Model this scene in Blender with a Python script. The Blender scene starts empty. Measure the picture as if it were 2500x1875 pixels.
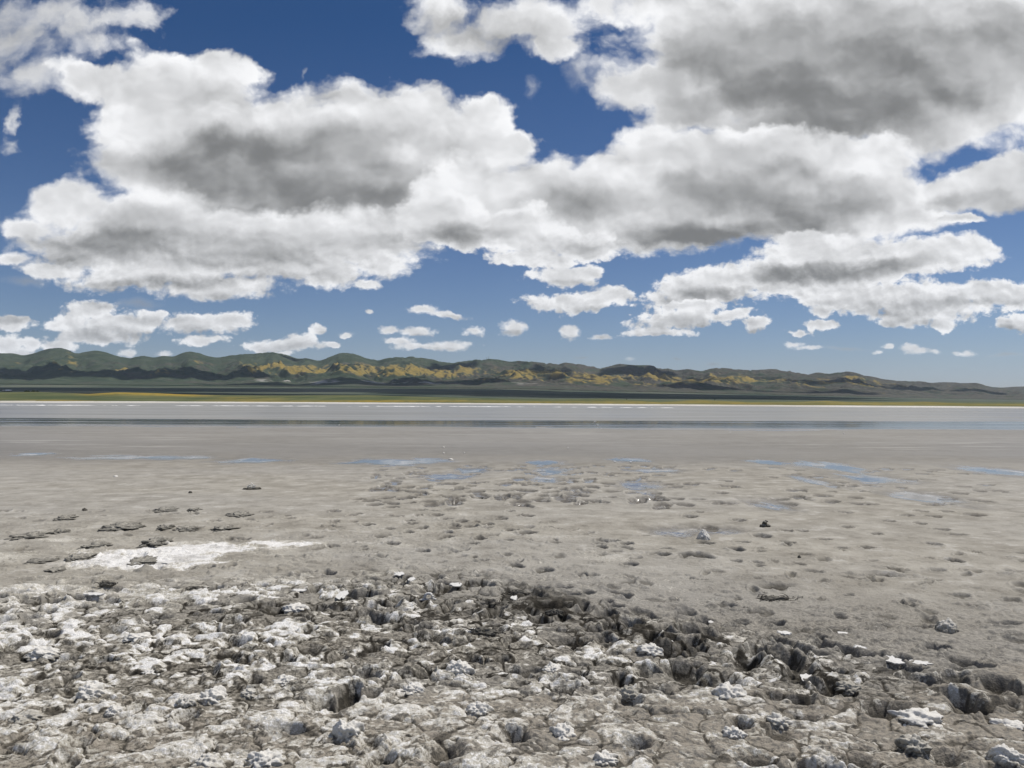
import bpy, bmesh, math, random
import numpy as np
from mathutils import Vector, Matrix

R = math.radians
scene = bpy.context.scene
col = scene.collection

# ------------------------------------------------------------------ camera
CAM_H = 1.6
PITCH = math.atan(37.5 / 1944.0)
ROLL = R(0.24)
cam_d = bpy.data.cameras.new("camera")
cam_d.lens = 28.0
cam_d.sensor_width = 36.0
cam_d.clip_start = 0.05
cam_d.clip_end = 60000.0
cam = bpy.data.objects.new("camera", cam_d)
col.objects.link(cam)
CAM_M = Matrix.Rotation(R(90) + PITCH, 4, 'X') @ Matrix.Rotation(ROLL, 4, 'Z')
cam.matrix_world = Matrix.Translation((0, 0, CAM_H)) @ CAM_M
scene.camera = cam

def ray(px, py):
    """pixel of the 2500x1875 photograph -> world direction, scaled to y = 1"""
    d = CAM_M.to_3x3() @ Vector(((px - 1250.0) / 1944.0, (937.5 - py) / 1944.0, -1.0))
    return d / d.y

def at(px, py, z=0.0):
    """ground point seen at that pixel"""
    d = ray(px, py)
    t = (z - CAM_H) / d.z
    return Vector((d.x * t, d.y * t, z))

# ------------------------------------------------------------------ light
SUN_AZ = R(66)       # clockwise from the viewing direction (+Y): high, from the front right
SUN_EL = R(60)
sun_dir = Vector((math.sin(SUN_AZ) * math.cos(SUN_EL), math.cos(SUN_AZ) * math.cos(SUN_EL), math.sin(SUN_EL)))
sd = bpy.data.lights.new("sun", 'SUN')
sd.energy = 4.5
sd.angle = R(0.53)
sd.color = (1.0, 0.955, 0.89)
sun = bpy.data.objects.new("sun", sd)
col.objects.link(sun)
sun.rotation_euler = sun_dir.to_track_quat('Z', 'Y').to_euler()
sun.location = (0, 0, 50)

scene.render.engine = 'CYCLES'
scene.view_settings.view_transform = 'Standard'
scene.view_settings.look = 'None'
scene.view_settings.gamma = 1.0
scene.view_settings.exposure = 0.0
cy = scene.cycles
cy.max_bounces = 6
cy.diffuse_bounces = 3
cy.glossy_bounces = 3
cy.transmission_bounces = 2
cy.volume_bounces = 1
cy.transparent_max_bounces = 8
cy.caustics_reflective = False
cy.caustics_refractive = False
cy.use_denoising = True
try:
    cy.denoiser = 'OPENIMAGEDENOISE'
    cy.denoising_prefilter = 'ACCURATE'
except Exception:
    pass

# ------------------------------------------------------------------ sky with clouds
world = bpy.data.worlds.new("World")
scene.world = world
world.use_nodes = True
nt = world.node_tree
nt.nodes.clear()

class NB:
    """small helper that writes shader node trees"""
    def __init__(s, tree): s.t = tree
    def node(s, kind, **kw):
        n = s.t.nodes.new(kind)
        for k, v in kw.items(): setattr(n, k, v)
        return n
    def put(s, sock, v):
        if v is None: return
        if isinstance(v, bpy.types.NodeSocket): s.t.links.new(v, sock)
        else: sock.default_value = v
    def m(s, op, a, b=None, c=None, clamp=False):
        n = s.node('ShaderNodeMath', operation=op); n.use_clamp = clamp
        s.put(n.inputs[0], a); s.put(n.inputs[1], b); s.put(n.inputs[2], c)
        return n.outputs[0]
    def v(s, op, a, b=None, scale=None):
        n = s.node('ShaderNodeVectorMath', operation=op)
        s.put(n.inputs[0], a); s.put(n.inputs[1], b)
        if scale is not None: s.put(n.inputs['Scale'], scale)
        return n.outputs['Value'] if op in ('LENGTH', 'DOT_PRODUCT', 'DISTANCE') else n.outputs[0]
    def xyz(s, x, y, z):
        n = s.node('ShaderNodeCombineXYZ')
        s.put(n.inputs[0], x); s.put(n.inputs[1], y); s.put(n.inputs[2], z)
        return n.outputs[0]
    def sep(s, vec):
        n = s.node('ShaderNodeSeparateXYZ'); s.put(n.inputs[0], vec)
        return n.outputs
    def ramp(s, x, a, b, lo=0.0, hi=1.0, kind='SMOOTHSTEP'):
        n = s.node('ShaderNodeMapRange', interpolation_type=kind); n.clamp = False
        s.put(n.inputs['Value'], x)
        s.put(n.inputs['From Min'], a); s.put(n.inputs['From Max'], b)
        s.put(n.inputs['To Min'], lo); s.put(n.inputs['To Max'], hi)
        return n.outputs[0]
    def mix(s, f, a, b, blend='MIX'):
        n = s.node('ShaderNodeMix', data_type='RGBA', blend_type=blend)
        s.put(n.inputs[0], f); s.put(n.inputs[6], a); s.put(n.inputs[7], b)
        return n.outputs[2]
    def noise(s, vec, scale, detail=4.0, rough=0.55, lac=2.0, dist=0.0, dim='3D'):
        n = s.node('ShaderNodeTexNoise', noise_dimensions=dim)
        s.put(n.inputs['Vector'], vec); s.put(n.inputs['Scale'], scale)
        s.put(n.inputs['Detail'], detail); s.put(n.inputs['Roughness'], rough)
        s.put(n.inputs['Lacunarity'], lac); s.put(n.inputs['Distortion'], dist)
        return n.outputs[0]
    def affine(s, vec, cx, cy_, rx, ry, rot):
        n = s.node('ShaderNodeMapping', vector_type='TEXTURE')
        s.put(n.inputs[0], vec)
        n.inputs['Location'].default_value = (cx, cy_, 0)
        n.inputs['Rotation'].default_value = (0, 0, rot)
        n.inputs['Scale'].default_value = (rx, ry, 1)
        return n.outputs[0]

W = NB(nt)
tc = W.node('ShaderNodeTexCoord').outputs['Generated']
sky = W.node('ShaderNodeTexSky', sky_type='NISHITA')
sky.sun_disc = False
sky.sun_elevation = SUN_EL
sky.sun_rotation = SUN_AZ
sky.altitude = 600
sky.air_density = 1.0
sky.dust_density = 0.55
sky.ozone_density = 2.6

dx, dy, dz = W.sep(tc)
ysafe = W.m('MAXIMUM', dy, 0.06)
U = W.m('DIVIDE', dx, ysafe)
V = W.m('DIVIDE', dz, ysafe)
def cp(x, y):
    d = ray(x * 2500 / 2212.0, y * 2500 / 2212.0)
    return d.x, d.z
PXS = 1.0 / 1720.0
SKYK = 0.085
tint = W.mix(W.ramp(V, 0.02, 0.48, kind='LINEAR'), (0.66 * SKYK, 0.70 * SKYK, 0.86 * SKYK, 1), (0.20 * SKYK, 0.40 * SKYK, 0.63 * SKYK, 1))
tint = W.mix(W.ramp(dy, 0.0, 0.2), (0.60 * SKYK, 0.75 * SKYK, 1.0 * SKYK, 1), tint)
blue = W.mix(1.0, sky.outputs[0], tint, 'MULTIPLY')

# (conversions and clamps are written out by hand and the sky is built in tiles, each with only the
#  clouds that reach it: Cycles then stays within its stack and skips the tiles a ray does not meet)
def tile(banks, u0, u1, v0, v1):
    # one node group per tile (a single huge tree is very slow to build)
    tree = bpy.data.node_groups.new('sky_tile', 'ShaderNodeTree')
    for nm_, ty in (('U', 'NodeSocketFloat'), ('V', 'NodeSocketFloat'), ('Blue', 'NodeSocketColor')):
        tree.interface.new_socket(nm_, in_out='INPUT', socket_type=ty)
    tree.interface.new_socket('Background', in_out='OUTPUT', socket_type='NodeSocketShader')
    W = NB(tree)
    gi = W.node('NodeGroupInput'); go = W.node('NodeGroupOutput')
    U, V, blue = gi.outputs[0], gi.outputs[1], gi.outputs[2]
    far = W.ramp(V, 0.09, 0.30)                     # 0 low over the ridge, 1 high up
    P = W.xyz(U, V, 0.0)
    wn = W.node('ShaderNodeTexNoise', noise_dimensions='2D')
    W.put(wn.inputs['Vector'], P); wn.inputs['Scale'].default_value = 9.0; wn.inputs['Detail'].default_value = 5; wn.inputs['Roughness'].default_value = 0.62
    sp = W.node('ShaderNodeSeparateColor'); W.put(sp.inputs[0], wn.outputs['Color'])
    wk = W.ramp(V, 0.02, 0.45, 0.016, 0.085, 'LINEAR')
    Ux = W.m('MULTIPLY_ADD', W.m('SUBTRACT', sp.outputs[0], 0.5), wk, U)
    Uy = W.m('MULTIPLY_ADD', W.m('SUBTRACT', sp.outputs[1], 0.5), W.m('MULTIPLY', wk, 0.8), V)
    lo = v0 < 0.30; hi = v1 > 0.09
    def two(f):
        if lo and hi:
            a, b = f(3.4), f(1.0)
            return W.m('ADD', W.m('MULTIPLY', a, W.m('SUBTRACT', 1.0, far)), W.m('MULTIPLY', b, far))
        return f(3.4) if lo else f(1.0)
    Q = W.xyz(W.m('ADD', W.m('MULTIPLY', Ux, 0.6), W.m('MULTIPLY', U, 0.4)), W.m('ADD', W.m('MULTIPLY', Uy, 0.6), W.m('MULTIPLY', V, 0.4)), 0.0)
    QA = W.v('MULTIPLY', Q, (0.8, 1.15, 1))
    n_edge = two(lambda k: W.noise(QA, 12.0 * k, 8, 0.55, 2.15, 0.15, '2D'))
    def puffs(q, k):
        n = W.node('ShaderNodeTexVoronoi', voronoi_dimensions='2D', feature='SMOOTH_F1')
        W.put(n.inputs['Vector'], q); n.inputs['Scale'].default_value = 26.0 * k
        n.inputs['Detail'].default_value = 2.0; n.inputs['Roughness'].default_value = 0.55
        n.inputs['Lacunarity'].default_value = 2.2; n.inputs['Smoothness'].default_value = 0.7
        return n.outputs['Distance']
    n_puff = two(lambda k: puffs(QA, k))
    def form(k):
        # slope of the billows towards the sun (up and to the right)
        q2 = W.v('ADD', QA, (0.010 / k, 0.022 / k, 0))
        a = W.noise(QA, 11.0 * k, 3, 0.50, 2.1, 0.0, '2D')
        b = W.noise(q2, 11.0 * k, 3, 0.50, 2.1, 0.0, '2D')
        return W.m('SUBTRACT', a, b)
    relief = two(form)
    streak = W.noise(W.v('MULTIPLY', Q, (0.35, 1, 1)), 14.0, 3, 0.5, 2.1, 0.2, '2D')
    tok = [None]
    def here():
        if tok[0] is None: return W.xyz(Ux, Uy, 0.0)
        return W.xyz(W.m('MULTIPLY_ADD', tok[0], 1e-7, Ux), Uy, 0.0)
    def reach(e, grow):
        x, y, rx, ry = e[:4]
        cx, cz = cp(x, y)
        rx, ry = rx * PXS * grow + 0.03, ry * PXS * grow + 0.03
        if len(e) > 4 and e[-1] != 0 and grow: rx, ry = max(rx, ry * 0.5), ry + rx * abs(math.sin(R(e[-1] if abs(e[-1]) > 1 else 0)))
        return cx + rx > u0 and cx - rx < u1 and cz + ry > v0 and cz - ry < v1
    c = blue
    for ells, darks, o in banks:
        amp, puff, soft, thin, rel, k = (o.get(a, b) for a, b in (('amp', .3), ('puff', .3), ('soft', .2), ('thin', 1), ('relief', 1), ('k', .35)))
        es = [e for e in ells if reach(e, 1.9)]
        if not es: continue
        cur = None
        for (x, y, rx, ry, *r) in es:
            cx, cz = cp(x, y)
            l = W.v('LENGTH', W.affine(here(), cx, cz, rx * PXS, ry * PXS, R(r[0]) if r else 0.0))
            if cur is None: cur = l
            else:
                n = W.node('ShaderNodeMath', operation='SMOOTH_MIN')
                W.put(n.inputs[0], cur); W.put(n.inputs[1], l); n.inputs[2].default_value = k
                cur = n.outputs[0]
            tok[0] = cur
        d = W.m('SUBTRACT', 1.0 + o.get('fill', 0.06), cur)
        d = W.m('ADD', d, W.m('MULTIPLY', W.m('SUBTRACT', n_edge, 0.5), amp * 2))
        d = W.m('ADD', d, W.m('MULTIPLY', W.m('SUBTRACT', 0.45, n_puff), puff))
        a = W.ramp(d, -0.03 * soft, soft * 1.35)
        if thin < 1: a = W.m('MULTIPLY', a, thin)
        dk = None
        for (x, y, rx, ry, s_, *r) in darks:
            if not reach((x, y, rx, ry), 1.1): continue
            cx, cz = cp(x, y)
            g = W.node('ShaderNodeTexGradient', gradient_type='SPHERICAL')
            W.put(g.inputs[0], W.affine(here(), cx, cz, rx * 1.15 * PXS, ry * 1.15 * PXS, R(r[0]) if r else 0.0))
            q = W.ramp(g.outputs['Fac'], 0.0, 0.85)
            e = W.m('MULTIPLY', q, s_)
            dk = e if dk is None else W.m('ADD', dk, e)
            tok[0] = dk
        thick = W.ramp(d, 0.05, 0.95)
        br = W.m('MULTIPLY', relief, W.m('MULTIPLY_ADD', thick, -1.0 * rel, 1.75 * rel))
        if dk is not None:
            dk = W.m('MULTIPLY', dk, W.m('MULTIPLY_ADD', streak, 0.45, 0.74))
            dk = W.m('DIVIDE', dk, W.m('MULTIPLY_ADD', dk, 0.62, 0.88))
            br = W.m('SUBTRACT', br, dk)
        br = W.m('SUBTRACT', br, W.m('MULTIPLY', thick, o.get('grey', 0.20)))
        br = W.m('ADD', br, W.m('MULTIPLY', W.m('SUBTRACT', n_edge, 0.5), 0.10 * rel))
        n = W.node('ShaderNodeMath', operation='SMOOTH_MAX')
        W.put(n.inputs[0], W.m('ADD', 0.98, br)); n.inputs[1].default_value = 0.10; n.inputs[2].default_value = 0.2
        tot = n.outputs[0]
        tok[0] = tot
        # cloud light: white where thin or lit, neutral grey in the belly
        f = W.m('MULTIPLY', W.m('SUBTRACT', tot, 0.10), 1.11)
        cl = W.mix(f, BELLY, WHITE)
        cl = W.mix(W.m('SUBTRACT', tot, 1.0), cl, (1.2, 1.2, 1.2, 1))
        c = W.mix(a, c, cl)
    n = W.node('ShaderNodeBackground')
    W.put(n.inputs['Color'], c); n.inputs['Strength'].default_value = 1.0
    tree.links.new(n.outputs[0], go.inputs[0])
    return tree
BELLY = (0.205, 0.208, 0.208, 1)
WHITE = (0.94, 0.945, 0.96, 1)

def choose(f, a, b):
    n = W.node('ShaderNodeMixShader')
    W.put(n.inputs[0], f); nt.links.new(a, n.inputs[1]); nt.links.new(b, n.inputs[2])
    return n.outputs[0]

BANKS = []
# thin torn clouds, upper left
BANKS.append(([(10, 70, 120, 150), (110, 30, 120, 50), (215, 55, 150, 50, 8), (320, 45, 75, 38, 20), (60, 160, 90, 55), (140, 150, 80, 50), (230, 95, 90, 40), (15, 310, 35, 30), (150, 190, 50, 24, -20), (10, 265, 16, 40)],
          [(20, 60, 160, 160, .25)],
              dict(amp=0.95, puff=0.5, soft=0.75, thin=0.92, relief=0.8)))
# little torn puffs in the blue
BANKS.append(([(1252, 150, 40, 40, 30), (1285, 45, 60, 40), (1142, 188, 26, 22, 30), (672, 168, 9, 16), (1120, 300, 60, 40)], [],
              dict(amp=1.0, puff=0.3, soft=1.3, thin=0.6, relief=0.4)))
# upper middle
BANKS.append(([(960, 20, 120, 80), (1010, 70, 140, 62, 4), (1150, 50, 160, 66), (1300, 15, 150, 50), (1420, 10, 150, 60), (1200, 95, 90, 36)],
          [(980, 45, 150, 45, .55), (1100, 85, 160, 40, .35)],
              dict(amp=0.5, puff=0.35, soft=0.45)))
# great upper right cloud
BANKS.append(([(1850, 90, 460, 200), (1560, 80, 230, 120), (1420, 190, 130, 62), (1500, 235, 130, 50, 15), (1650, 200, 180, 90), (1720, 270, 200, 40), (1850, 210, 350, 110), (2000, 270, 220, 60), (1600, 130, 260, 120), (2140, 110, 230, 190), (1880, 250, 300, 62, 8), (2030, 280, 110, 40), (2190, 235, 100, 45)],
          [(1560, 190, 300, 120, .30), (1820, 240, 420, 110, .62, 3), (2000, 165, 500, 140, .35, 12), (1600, 90, 330, 110, .25), (1830, 255, 170, 55, .25), (2050, 60, 420, 140, .35), (1700, 130, 360, 150, .35)],
              dict(amp=0.30, puff=0.32, soft=0.34, relief=1.0, fill=0.26, grey=0.16)))
# middle left cloud with the deep belly
BANKS.append(([(400, 190, 190, 90, -4), (480, 160, 100, 58), (220, 175, 120, 40, -18), (330, 270, 150, 110), (650, 300, 300, 110, 8), (800, 260, 180, 70, 10), (620, 400, 400, 120), (850, 420, 220, 90), (420, 380, 220, 90), (700, 330, 300, 100), (900, 290, 170, 80), (1060, 265, 62, 62), (1010, 330, 140, 90), (1120, 300, 50, 28), (300, 360, 90, 70), (450, 300, 140, 90), (900, 380, 170, 80), (560, 470, 280, 60), (750, 400, 200, 90), (330, 200, 110, 60)],
          [(560, 375, 380, 85, .60, -2), (650, 445, 330, 75, .70), (430, 340, 190, 60, .35), (470, 215, 170, 60, .28), (700, 330, 330, 80, .40), (520, 300, 260, 70, .25), (900, 400, 200, 50, .3), (1000, 330, 120, 40, .12), (720, 225, 130, 24, .22), (620, 480, 200, 40, .25)],
              dict(amp=0.34, puff=0.32, soft=0.28, relief=1.1, fill=0.16, grey=0.18)))
# central right cloud that runs from the middle to the right edge
BANKS.append(([(1180, 395, 120, 62), (1290, 385, 110, 66), (1420, 330, 120, 62, -10), (1600, 325, 220, 56), (1850, 350, 170, 60, 6), (1600, 410, 360, 100), (1880, 430, 200, 90), (1450, 495, 240, 62, 4), (1050, 420, 180, 95), (1220, 470, 200, 90), (1960, 470, 150, 40), (2040, 410, 50, 28), (1340, 430, 140, 80), (1750, 470, 260, 70), (1500, 400, 200, 90)],
          [(1640, 415, 300, 70, .60, -4), (1480, 512, 190, 42, .95, 5), (1680, 500, 250, 34, .45, 5), (1180, 445, 200, 40, .30), (1820, 445, 220, 40, .25), (1700, 540, 100, 20, .2), (1000, 500, 160, 50, .35), (1650, 345, 150, 44, .25), (1600, 450, 420, 90, .25), (1250, 430, 160, 60, .25)],
              dict(amp=0.33, puff=0.32, soft=0.26, relief=1.1, fill=0.12, grey=0.18)))
# right edge
BANKS.append(([(2130, 405, 150, 62, 8), (2200, 375, 110, 52), (2060, 430, 90, 36), (2080, 475, 60, 14)],
          [(2130, 440, 190, 40, .75, 6)],
              dict(amp=0.34, puff=0.3, soft=0.2)))
# lower left banks
BANKS.append(([(150, 445, 110, 60, 12), (300, 470, 200, 62, 10), (60, 495, 60, 30), (250, 530, 240, 72), (520, 540, 330, 62), (800, 520, 160, 80), (930, 480, 120, 60), (330, 590, 230, 40, 4), (470, 620, 150, 30), (720, 590, 80, 42), (835, 568, 60, 40), (110, 585, 80, 22), (620, 580, 160, 30), (800, 618, 34, 14), (30, 560, 40, 20), (430, 500, 240, 60), (650, 500, 200, 50)],
          [(230, 525, 260, 36, .62), (430, 560, 330, 26, .45), (330, 615, 300, 20, .55, 4), (560, 520, 200, 30, .15), (120, 560, 110, 22, .4), (870, 475, 120, 22, .1), (640, 600, 200, 24, .3), (900, 520, 130, 34, .3), (500, 640, 160, 16, .35), (300, 500, 260, 60, .30), (650, 540, 260, 50, .30)],
              dict(amp=0.38, puff=0.33, soft=0.32, fill=0.16, relief=1.0)))
# middle: bank between the two halves
BANKS.append(([(970, 475, 150, 68), (1130, 500, 130, 66), (1260, 530, 110, 46), (1170, 560, 120, 26), (1000, 515, 90, 32)],
          [(1000, 505, 130, 34, .75), (1230, 535, 140, 30, .35), (1120, 470, 130, 18, .2)],
              dict(amp=0.45, puff=0.40, soft=0.2)))
# lower right banks
BANKS.append(([(1990, 560, 170, 42, 4), (1780, 548, 180, 52, 4), (1740, 520, 80, 26), (2090, 540, 80, 34), (1880, 590, 210, 30, 6), (1560, 605, 170, 38, 10), (1520, 640, 150, 34, 6), (1680, 600, 90, 46), (1800, 590, 160, 44), (1850, 640, 170, 40), (2010, 655, 150, 45), (2130, 630, 120, 28, 6), (2200, 640, 60, 34), (1950, 690, 60, 22), (2035, 700, 28, 20), (1770, 670, 30, 16)],
          [(1820, 585, 230, 26, 1.0, 5), (1700, 596, 80, 30, .45), (1520, 645, 170, 24, .60, 6), (1910, 665, 220, 24, .42), (2130, 655, 120, 16, .35), (1960, 700, 90, 16, .4)],
              dict(amp=0.40, puff=0.38, soft=0.24, fill=0.16, relief=1.0)))
# mid height clouds above the ridge
BANKS.append(([(1215, 598, 90, 26), (1265, 588, 42, 20), (1240, 651, 118, 26), (1310, 645, 56, 24), (1470, 692, 130, 24, 4), (1420, 720, 86, 11), (1580, 686, 60, 14, 14), (1500, 668, 90, 16), (2190, 695, 46, 24), (1636, 703, 30, 18, 20), (1775, 700, 40, 14), (1722, 718, 26, 9), (1746, 706, 10, 16)],
          [(1225, 616, 110, 14, .45), (1240, 671, 130, 14, .40), (1480, 702, 160, 16, .35), (1425, 728, 90, 9, .25), (1620, 722, 40, 12, .6), (2190, 712, 60, 12, .4)],
              dict(amp=0.45, puff=0.45, soft=0.26, fill=0.16, relief=0.9)))
# low clouds near the ridge
BANKS.append(([(190, 672, 70, 24), (150, 702, 60, 26), (250, 700, 110, 30), (330, 680, 40, 20), (440, 698, 110, 26), (500, 690, 60, 22), (210, 728, 110, 20), (440, 735, 60, 14), (30, 700, 50, 18), (20, 745, 50, 26), (70, 744, 26, 20), (130, 748, 50, 14), (610, 748, 90, 20), (640, 738, 40, 22), (680, 712, 22, 13), (716, 742, 18, 8), (745, 722, 18, 7)],
          [(250, 725, 170, 20, .50), (440, 715, 130, 14, .45), (240, 660, 60, 14, .50), (20, 690, 70, 14, .60), (330, 690, 90, 12, .25), (620, 756, 100, 18, .30), (690, 722, 26, 8, .4)],
              dict(amp=0.45, puff=0.42, soft=0.30, fill=0.16, relief=0.8)))
BANKS.append(([(845, 716, 30, 11), (905, 720, 46, 13), (860, 738, 44, 12), (965, 748, 70, 12), (910, 752, 70, 9), (920, 672, 34, 12), (975, 684, 60, 9, -8), (1026, 717, 28, 13), (1110, 711, 28, 20), (1232, 712, 28, 18), (1300, 726, 34, 7), (808, 676, 11, 6)],
          [(920, 731, 70, 7, .35), (960, 757, 90, 7, .30), (960, 690, 90, 8, .35), (1110, 722, 34, 9, .45), (1026, 726, 30, 6, .3), (1235, 724, 34, 9, .35), (1290, 728, 50, 9, .4)],
              dict(amp=0.52, puff=0.5, soft=0.45, fill=0.16, relief=0.8)))
BANKS.append(([(1990, 760, 52, 10), (1960, 752, 30, 9), (1915, 747, 15, 7), (1895, 757, 24, 6), (2090, 762, 40, 9), (1745, 752, 40, 8), (1710, 745, 30, 10), (55, 765, 50, 14), (75, 742, 20, 20), (278, 762, 22, 12), (352, 760, 24, 10), (610, 766, 40, 8)],
          [],
              dict(amp=0.6, puff=0.55, soft=0.55, relief=0.6)))
# faint grey scraps close to the ridge line
BANKS.append(([(1255, 770, 26, 5), (1460, 774, 20, 5), (1540, 784, 22, 6), (1360, 776, 14, 5), (1825, 752, 60, 6), (2170, 768, 46, 5), (745, 719, 26, 8), (300, 655, 60, 14), (50, 610, 60, 14)],
          [(1255, 770, 50, 20, .9), (1460, 774, 50, 20, .9), (1540, 784, 50, 20, .9), (1825, 752, 90, 20, .5), (2170, 768, 90, 20, .6), (50, 610, 100, 30, .6), (300, 655, 100, 30, .6)],
              dict(amp=0.3, puff=0.1, soft=0.9, thin=0.5, relief=0.2)))

US = [-9, -0.36, -0.10, 0.16, 0.40, 9]
VS = [-9, 0.115, 0.20, 0.33, 9]
TILES = [[tile(BANKS, US[i], US[i + 1], VS[j], VS[j + 1]) for i in range(len(US) - 1)] for j in range(len(VS) - 1)]
def use(tree):
    n = W.node('ShaderNodeGroup'); n.node_tree = tree
    W.put(n.inputs[0], U); W.put(n.inputs[1], V); W.put(n.inputs[2], blue)
    return n.outputs[0]
def row(j):
    s_ = use(TILES[j][-1])
    for i in range(len(US) - 3, -1, -1):
        s_ = choose(W.m('GREATER_THAN', U, US[i + 1]), use(TILES[j][i]), s_)
    return s_
front = row(len(VS) - 2)
for j in range(len(VS) - 3, -1, -1):
    front = choose(W.m('GREATER_THAN', V, VS[j + 1]), row(j), front)

# broken clouds over the rest of the sky, behind and above the view
zs = W.m('MAXIMUM', dz, 0.05)
PQ = W.xyz(W.m('DIVIDE', dx, zs), W.m('DIVIDE', dy, zs), 0.0)
gn = W.noise(PQ, 0.75, 4, 0.6, 2.1, 0.3, '2D')
ga = W.m('MULTIPLY', W.ramp(gn, 0.50, 0.60), W.ramp(dz, 0.05, 0.20))
gcol = W.mix(W.ramp(gn, 0.52, 0.72), (0.9, 0.9, 0.92, 1), (0.30, 0.31, 0.32, 1))
away = W.mix(ga, blue, gcol)
bga = W.node('ShaderNodeBackground'); W.put(bga.inputs['Color'], away)
inside = W.m('MULTIPLY', W.m('MULTIPLY', W.ramp(W.m('ABSOLUTE', U), 0.74, 0.95, 1.0, 0.0), W.ramp(V, 0.60, 0.78, 1.0, 0.0)), W.ramp(dy, 0.05, 0.2))
out = W.node('ShaderNodeOutputWorld')
nt.links.new(choose(inside, bga.outputs[0], front), out.inputs['Surface'])
world.cycles.sampling_method = 'NONE'



import time; T0 = time.time()
# ------------------------------------------------------------------ noise in numpy
_rs = np.random.RandomState(5)
_ang = _rs.rand(256 * 256) * 2 * math.pi
_GX = np.cos(_ang).astype(np.float32) * 1.5; _GY = np.sin(_ang).astype(np.float32) * 1.5
def gnoise(x, y, seed=0):
    """gradient noise, about -1..1"""
    x0 = np.floor(x); y0 = np.floor(y)
    fx = (x - x0).astype(np.float32); fy = (y - y0).astype(np.float32)
    ix = x0.astype(np.int32) + (seed * 37) % 251; iy = y0.astype(np.int32) + (seed * 91) % 241
    sx = fx * fx * fx * (fx * (fx * 6 - 15) + 10); sy = fy * fy * fy * (fy * (fy * 6 - 15) + 10)
    xa = ix & 255; xb = (ix + 1) & 255; ya = (iy & 255) << 8; yb = ((iy + 1) & 255) << 8
    def g(k, dx, dy): return _GX[k] * dx + _GY[k] * dy
    a = g(xa + ya, fx, fy); b = g(xb + ya, fx - 1, fy); a = a + (b - a) * sx
    c = g(xa + yb, fx, fy - 1); d = g(xb + yb, fx - 1, fy - 1); c = c + (d - c) * sx
    return a + (c - a) * sy

def fbm(x, y, seed=0, oct=5, gain=0.5, lac=2.03):
    a, s, n = 1.0, 0.0, 0.0
    for o in range(oct):
        s = s + a * gnoise(x, y, seed + o * 17); n += a
        a *= gain; x = x * lac + 3.7; y = y * lac - 1.9
    return s / n

def ridged(x, y, seed=0, oct=5, gain=0.5, lac=2.05):
    a, s, n, w = 1.0, 0.0, 0.0, 1.0
    for o in range(oct):
        v = (1 - np.abs(gnoise(x, y, seed + o * 31))) ** 2
        s = s + a * v * w; n += a
        w = np.clip(v * 1.6, 0, 1)
        a *= gain; x = x * lac + 5.1; y = y * lac + 2.3
    return s / n

_R1 = _rs.rand(256 * 256).astype(np.float32); _R2 = _rs.rand(256 * 256).astype(np.float32); _R3 = _rs.rand(256 * 256).astype(np.float32)
def worley(x, y, seed=0, jit=0.9):
    """distance to the cell border, a random number per cell, and the offset from the cell's centre"""
    x0 = np.floor(x).astype(np.int32); y0 = np.floor(y).astype(np.int32)
    f1 = np.full(x.shape, 9.0, np.float32); f2 = f1.copy(); cid = np.zeros(x.shape, np.int32)
    ox = np.zeros(x.shape, np.float32); oy = ox.copy()
    for i in (-1, 0, 1):
        for j in (-1, 0, 1):
            k = ((x0 + i + seed * 53) & 255) + (((y0 + j + seed * 29) & 255) << 8)
            px = x0 + i + 0.5 + (_R1[k] - 0.5) * jit - x; py = y0 + j + 0.5 + (_R2[k] - 0.5) * jit - y
            d = (px * px + py * py).astype(np.float32)
            c = d < f1
            f2 = np.where(c, f1, np.minimum(f2, d)); f1 = np.where(c, d, f1)
            cid = np.where(c, k, cid); ox = np.where(c, px, ox); oy = np.where(c, py, oy)
    return np.sqrt(f2) - np.sqrt(f1), _R3[cid], ox, oy

def sstep(a, b, x):
    t = np.clip((x - a) / (b - a), 0, 1)
    return t * t * (3 - 2 * t)

# ------------------------------------------------------------------ helpers for objects
def tag(o, label=None, cat=None, group=None, kind=None):
    if label: o['label'] = label
    if cat: o['category'] = cat
    if group: o['group'] = group
    if kind: o['kind'] = kind
    return o

def grid_mesh(name, X, Y, Z, masks=None, flip=False):
    nr, nc = X.shape
    co = np.stack([X, Y, Z], -1).reshape(-1, 3).astype(np.float32)
    i = np.arange(nr - 1)[:, None] * nc + np.arange(nc - 1)[None, :]
    q = np.stack([i, i + 1, i + nc + 1, i + nc], -1).reshape(-1, 4).astype(np.int32)
    if flip: q = q[:, ::-1]
    me = bpy.data.meshes.new(name)
    me.vertices.add(len(co)); me.vertices.foreach_set('co', co.ravel())
    me.loops.add(q.size); me.loops.foreach_set('vertex_index', q.ravel())
    me.polygons.add(len(q)); me.polygons.foreach_set('loop_start', np.arange(len(q), dtype=np.int32) * 4)
    me.polygons.foreach_set('use_smooth', np.ones(len(q), dtype=bool))
    me.update(calc_edges=True)
    for k, m in (masks or {}).items():
        at_ = me.attributes.new(k, 'FLOAT_COLOR', 'POINT')
        d = np.ones((len(co), 4), np.float32)
        for c_ in range(3): d[:, c_] = m[c_].ravel() if c_ < len(m) else 0
        at_.data.foreach_set('color', d.ravel())
    o = bpy.data.objects.new(name, me); col.objects.link(o)
    return o

def material(name):
    m = bpy.data.materials.new(name); m.use_nodes = True
    m.node_tree.nodes.clear()
    n = NB(m.node_tree)
    bsdf = n.node('ShaderNodeBsdfPrincipled')
    o = n.node('ShaderNodeOutputMaterial')
    m.node_tree.links.new(bsdf.outputs[0], o.inputs['Surface'])
    return m, n, bsdf

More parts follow.
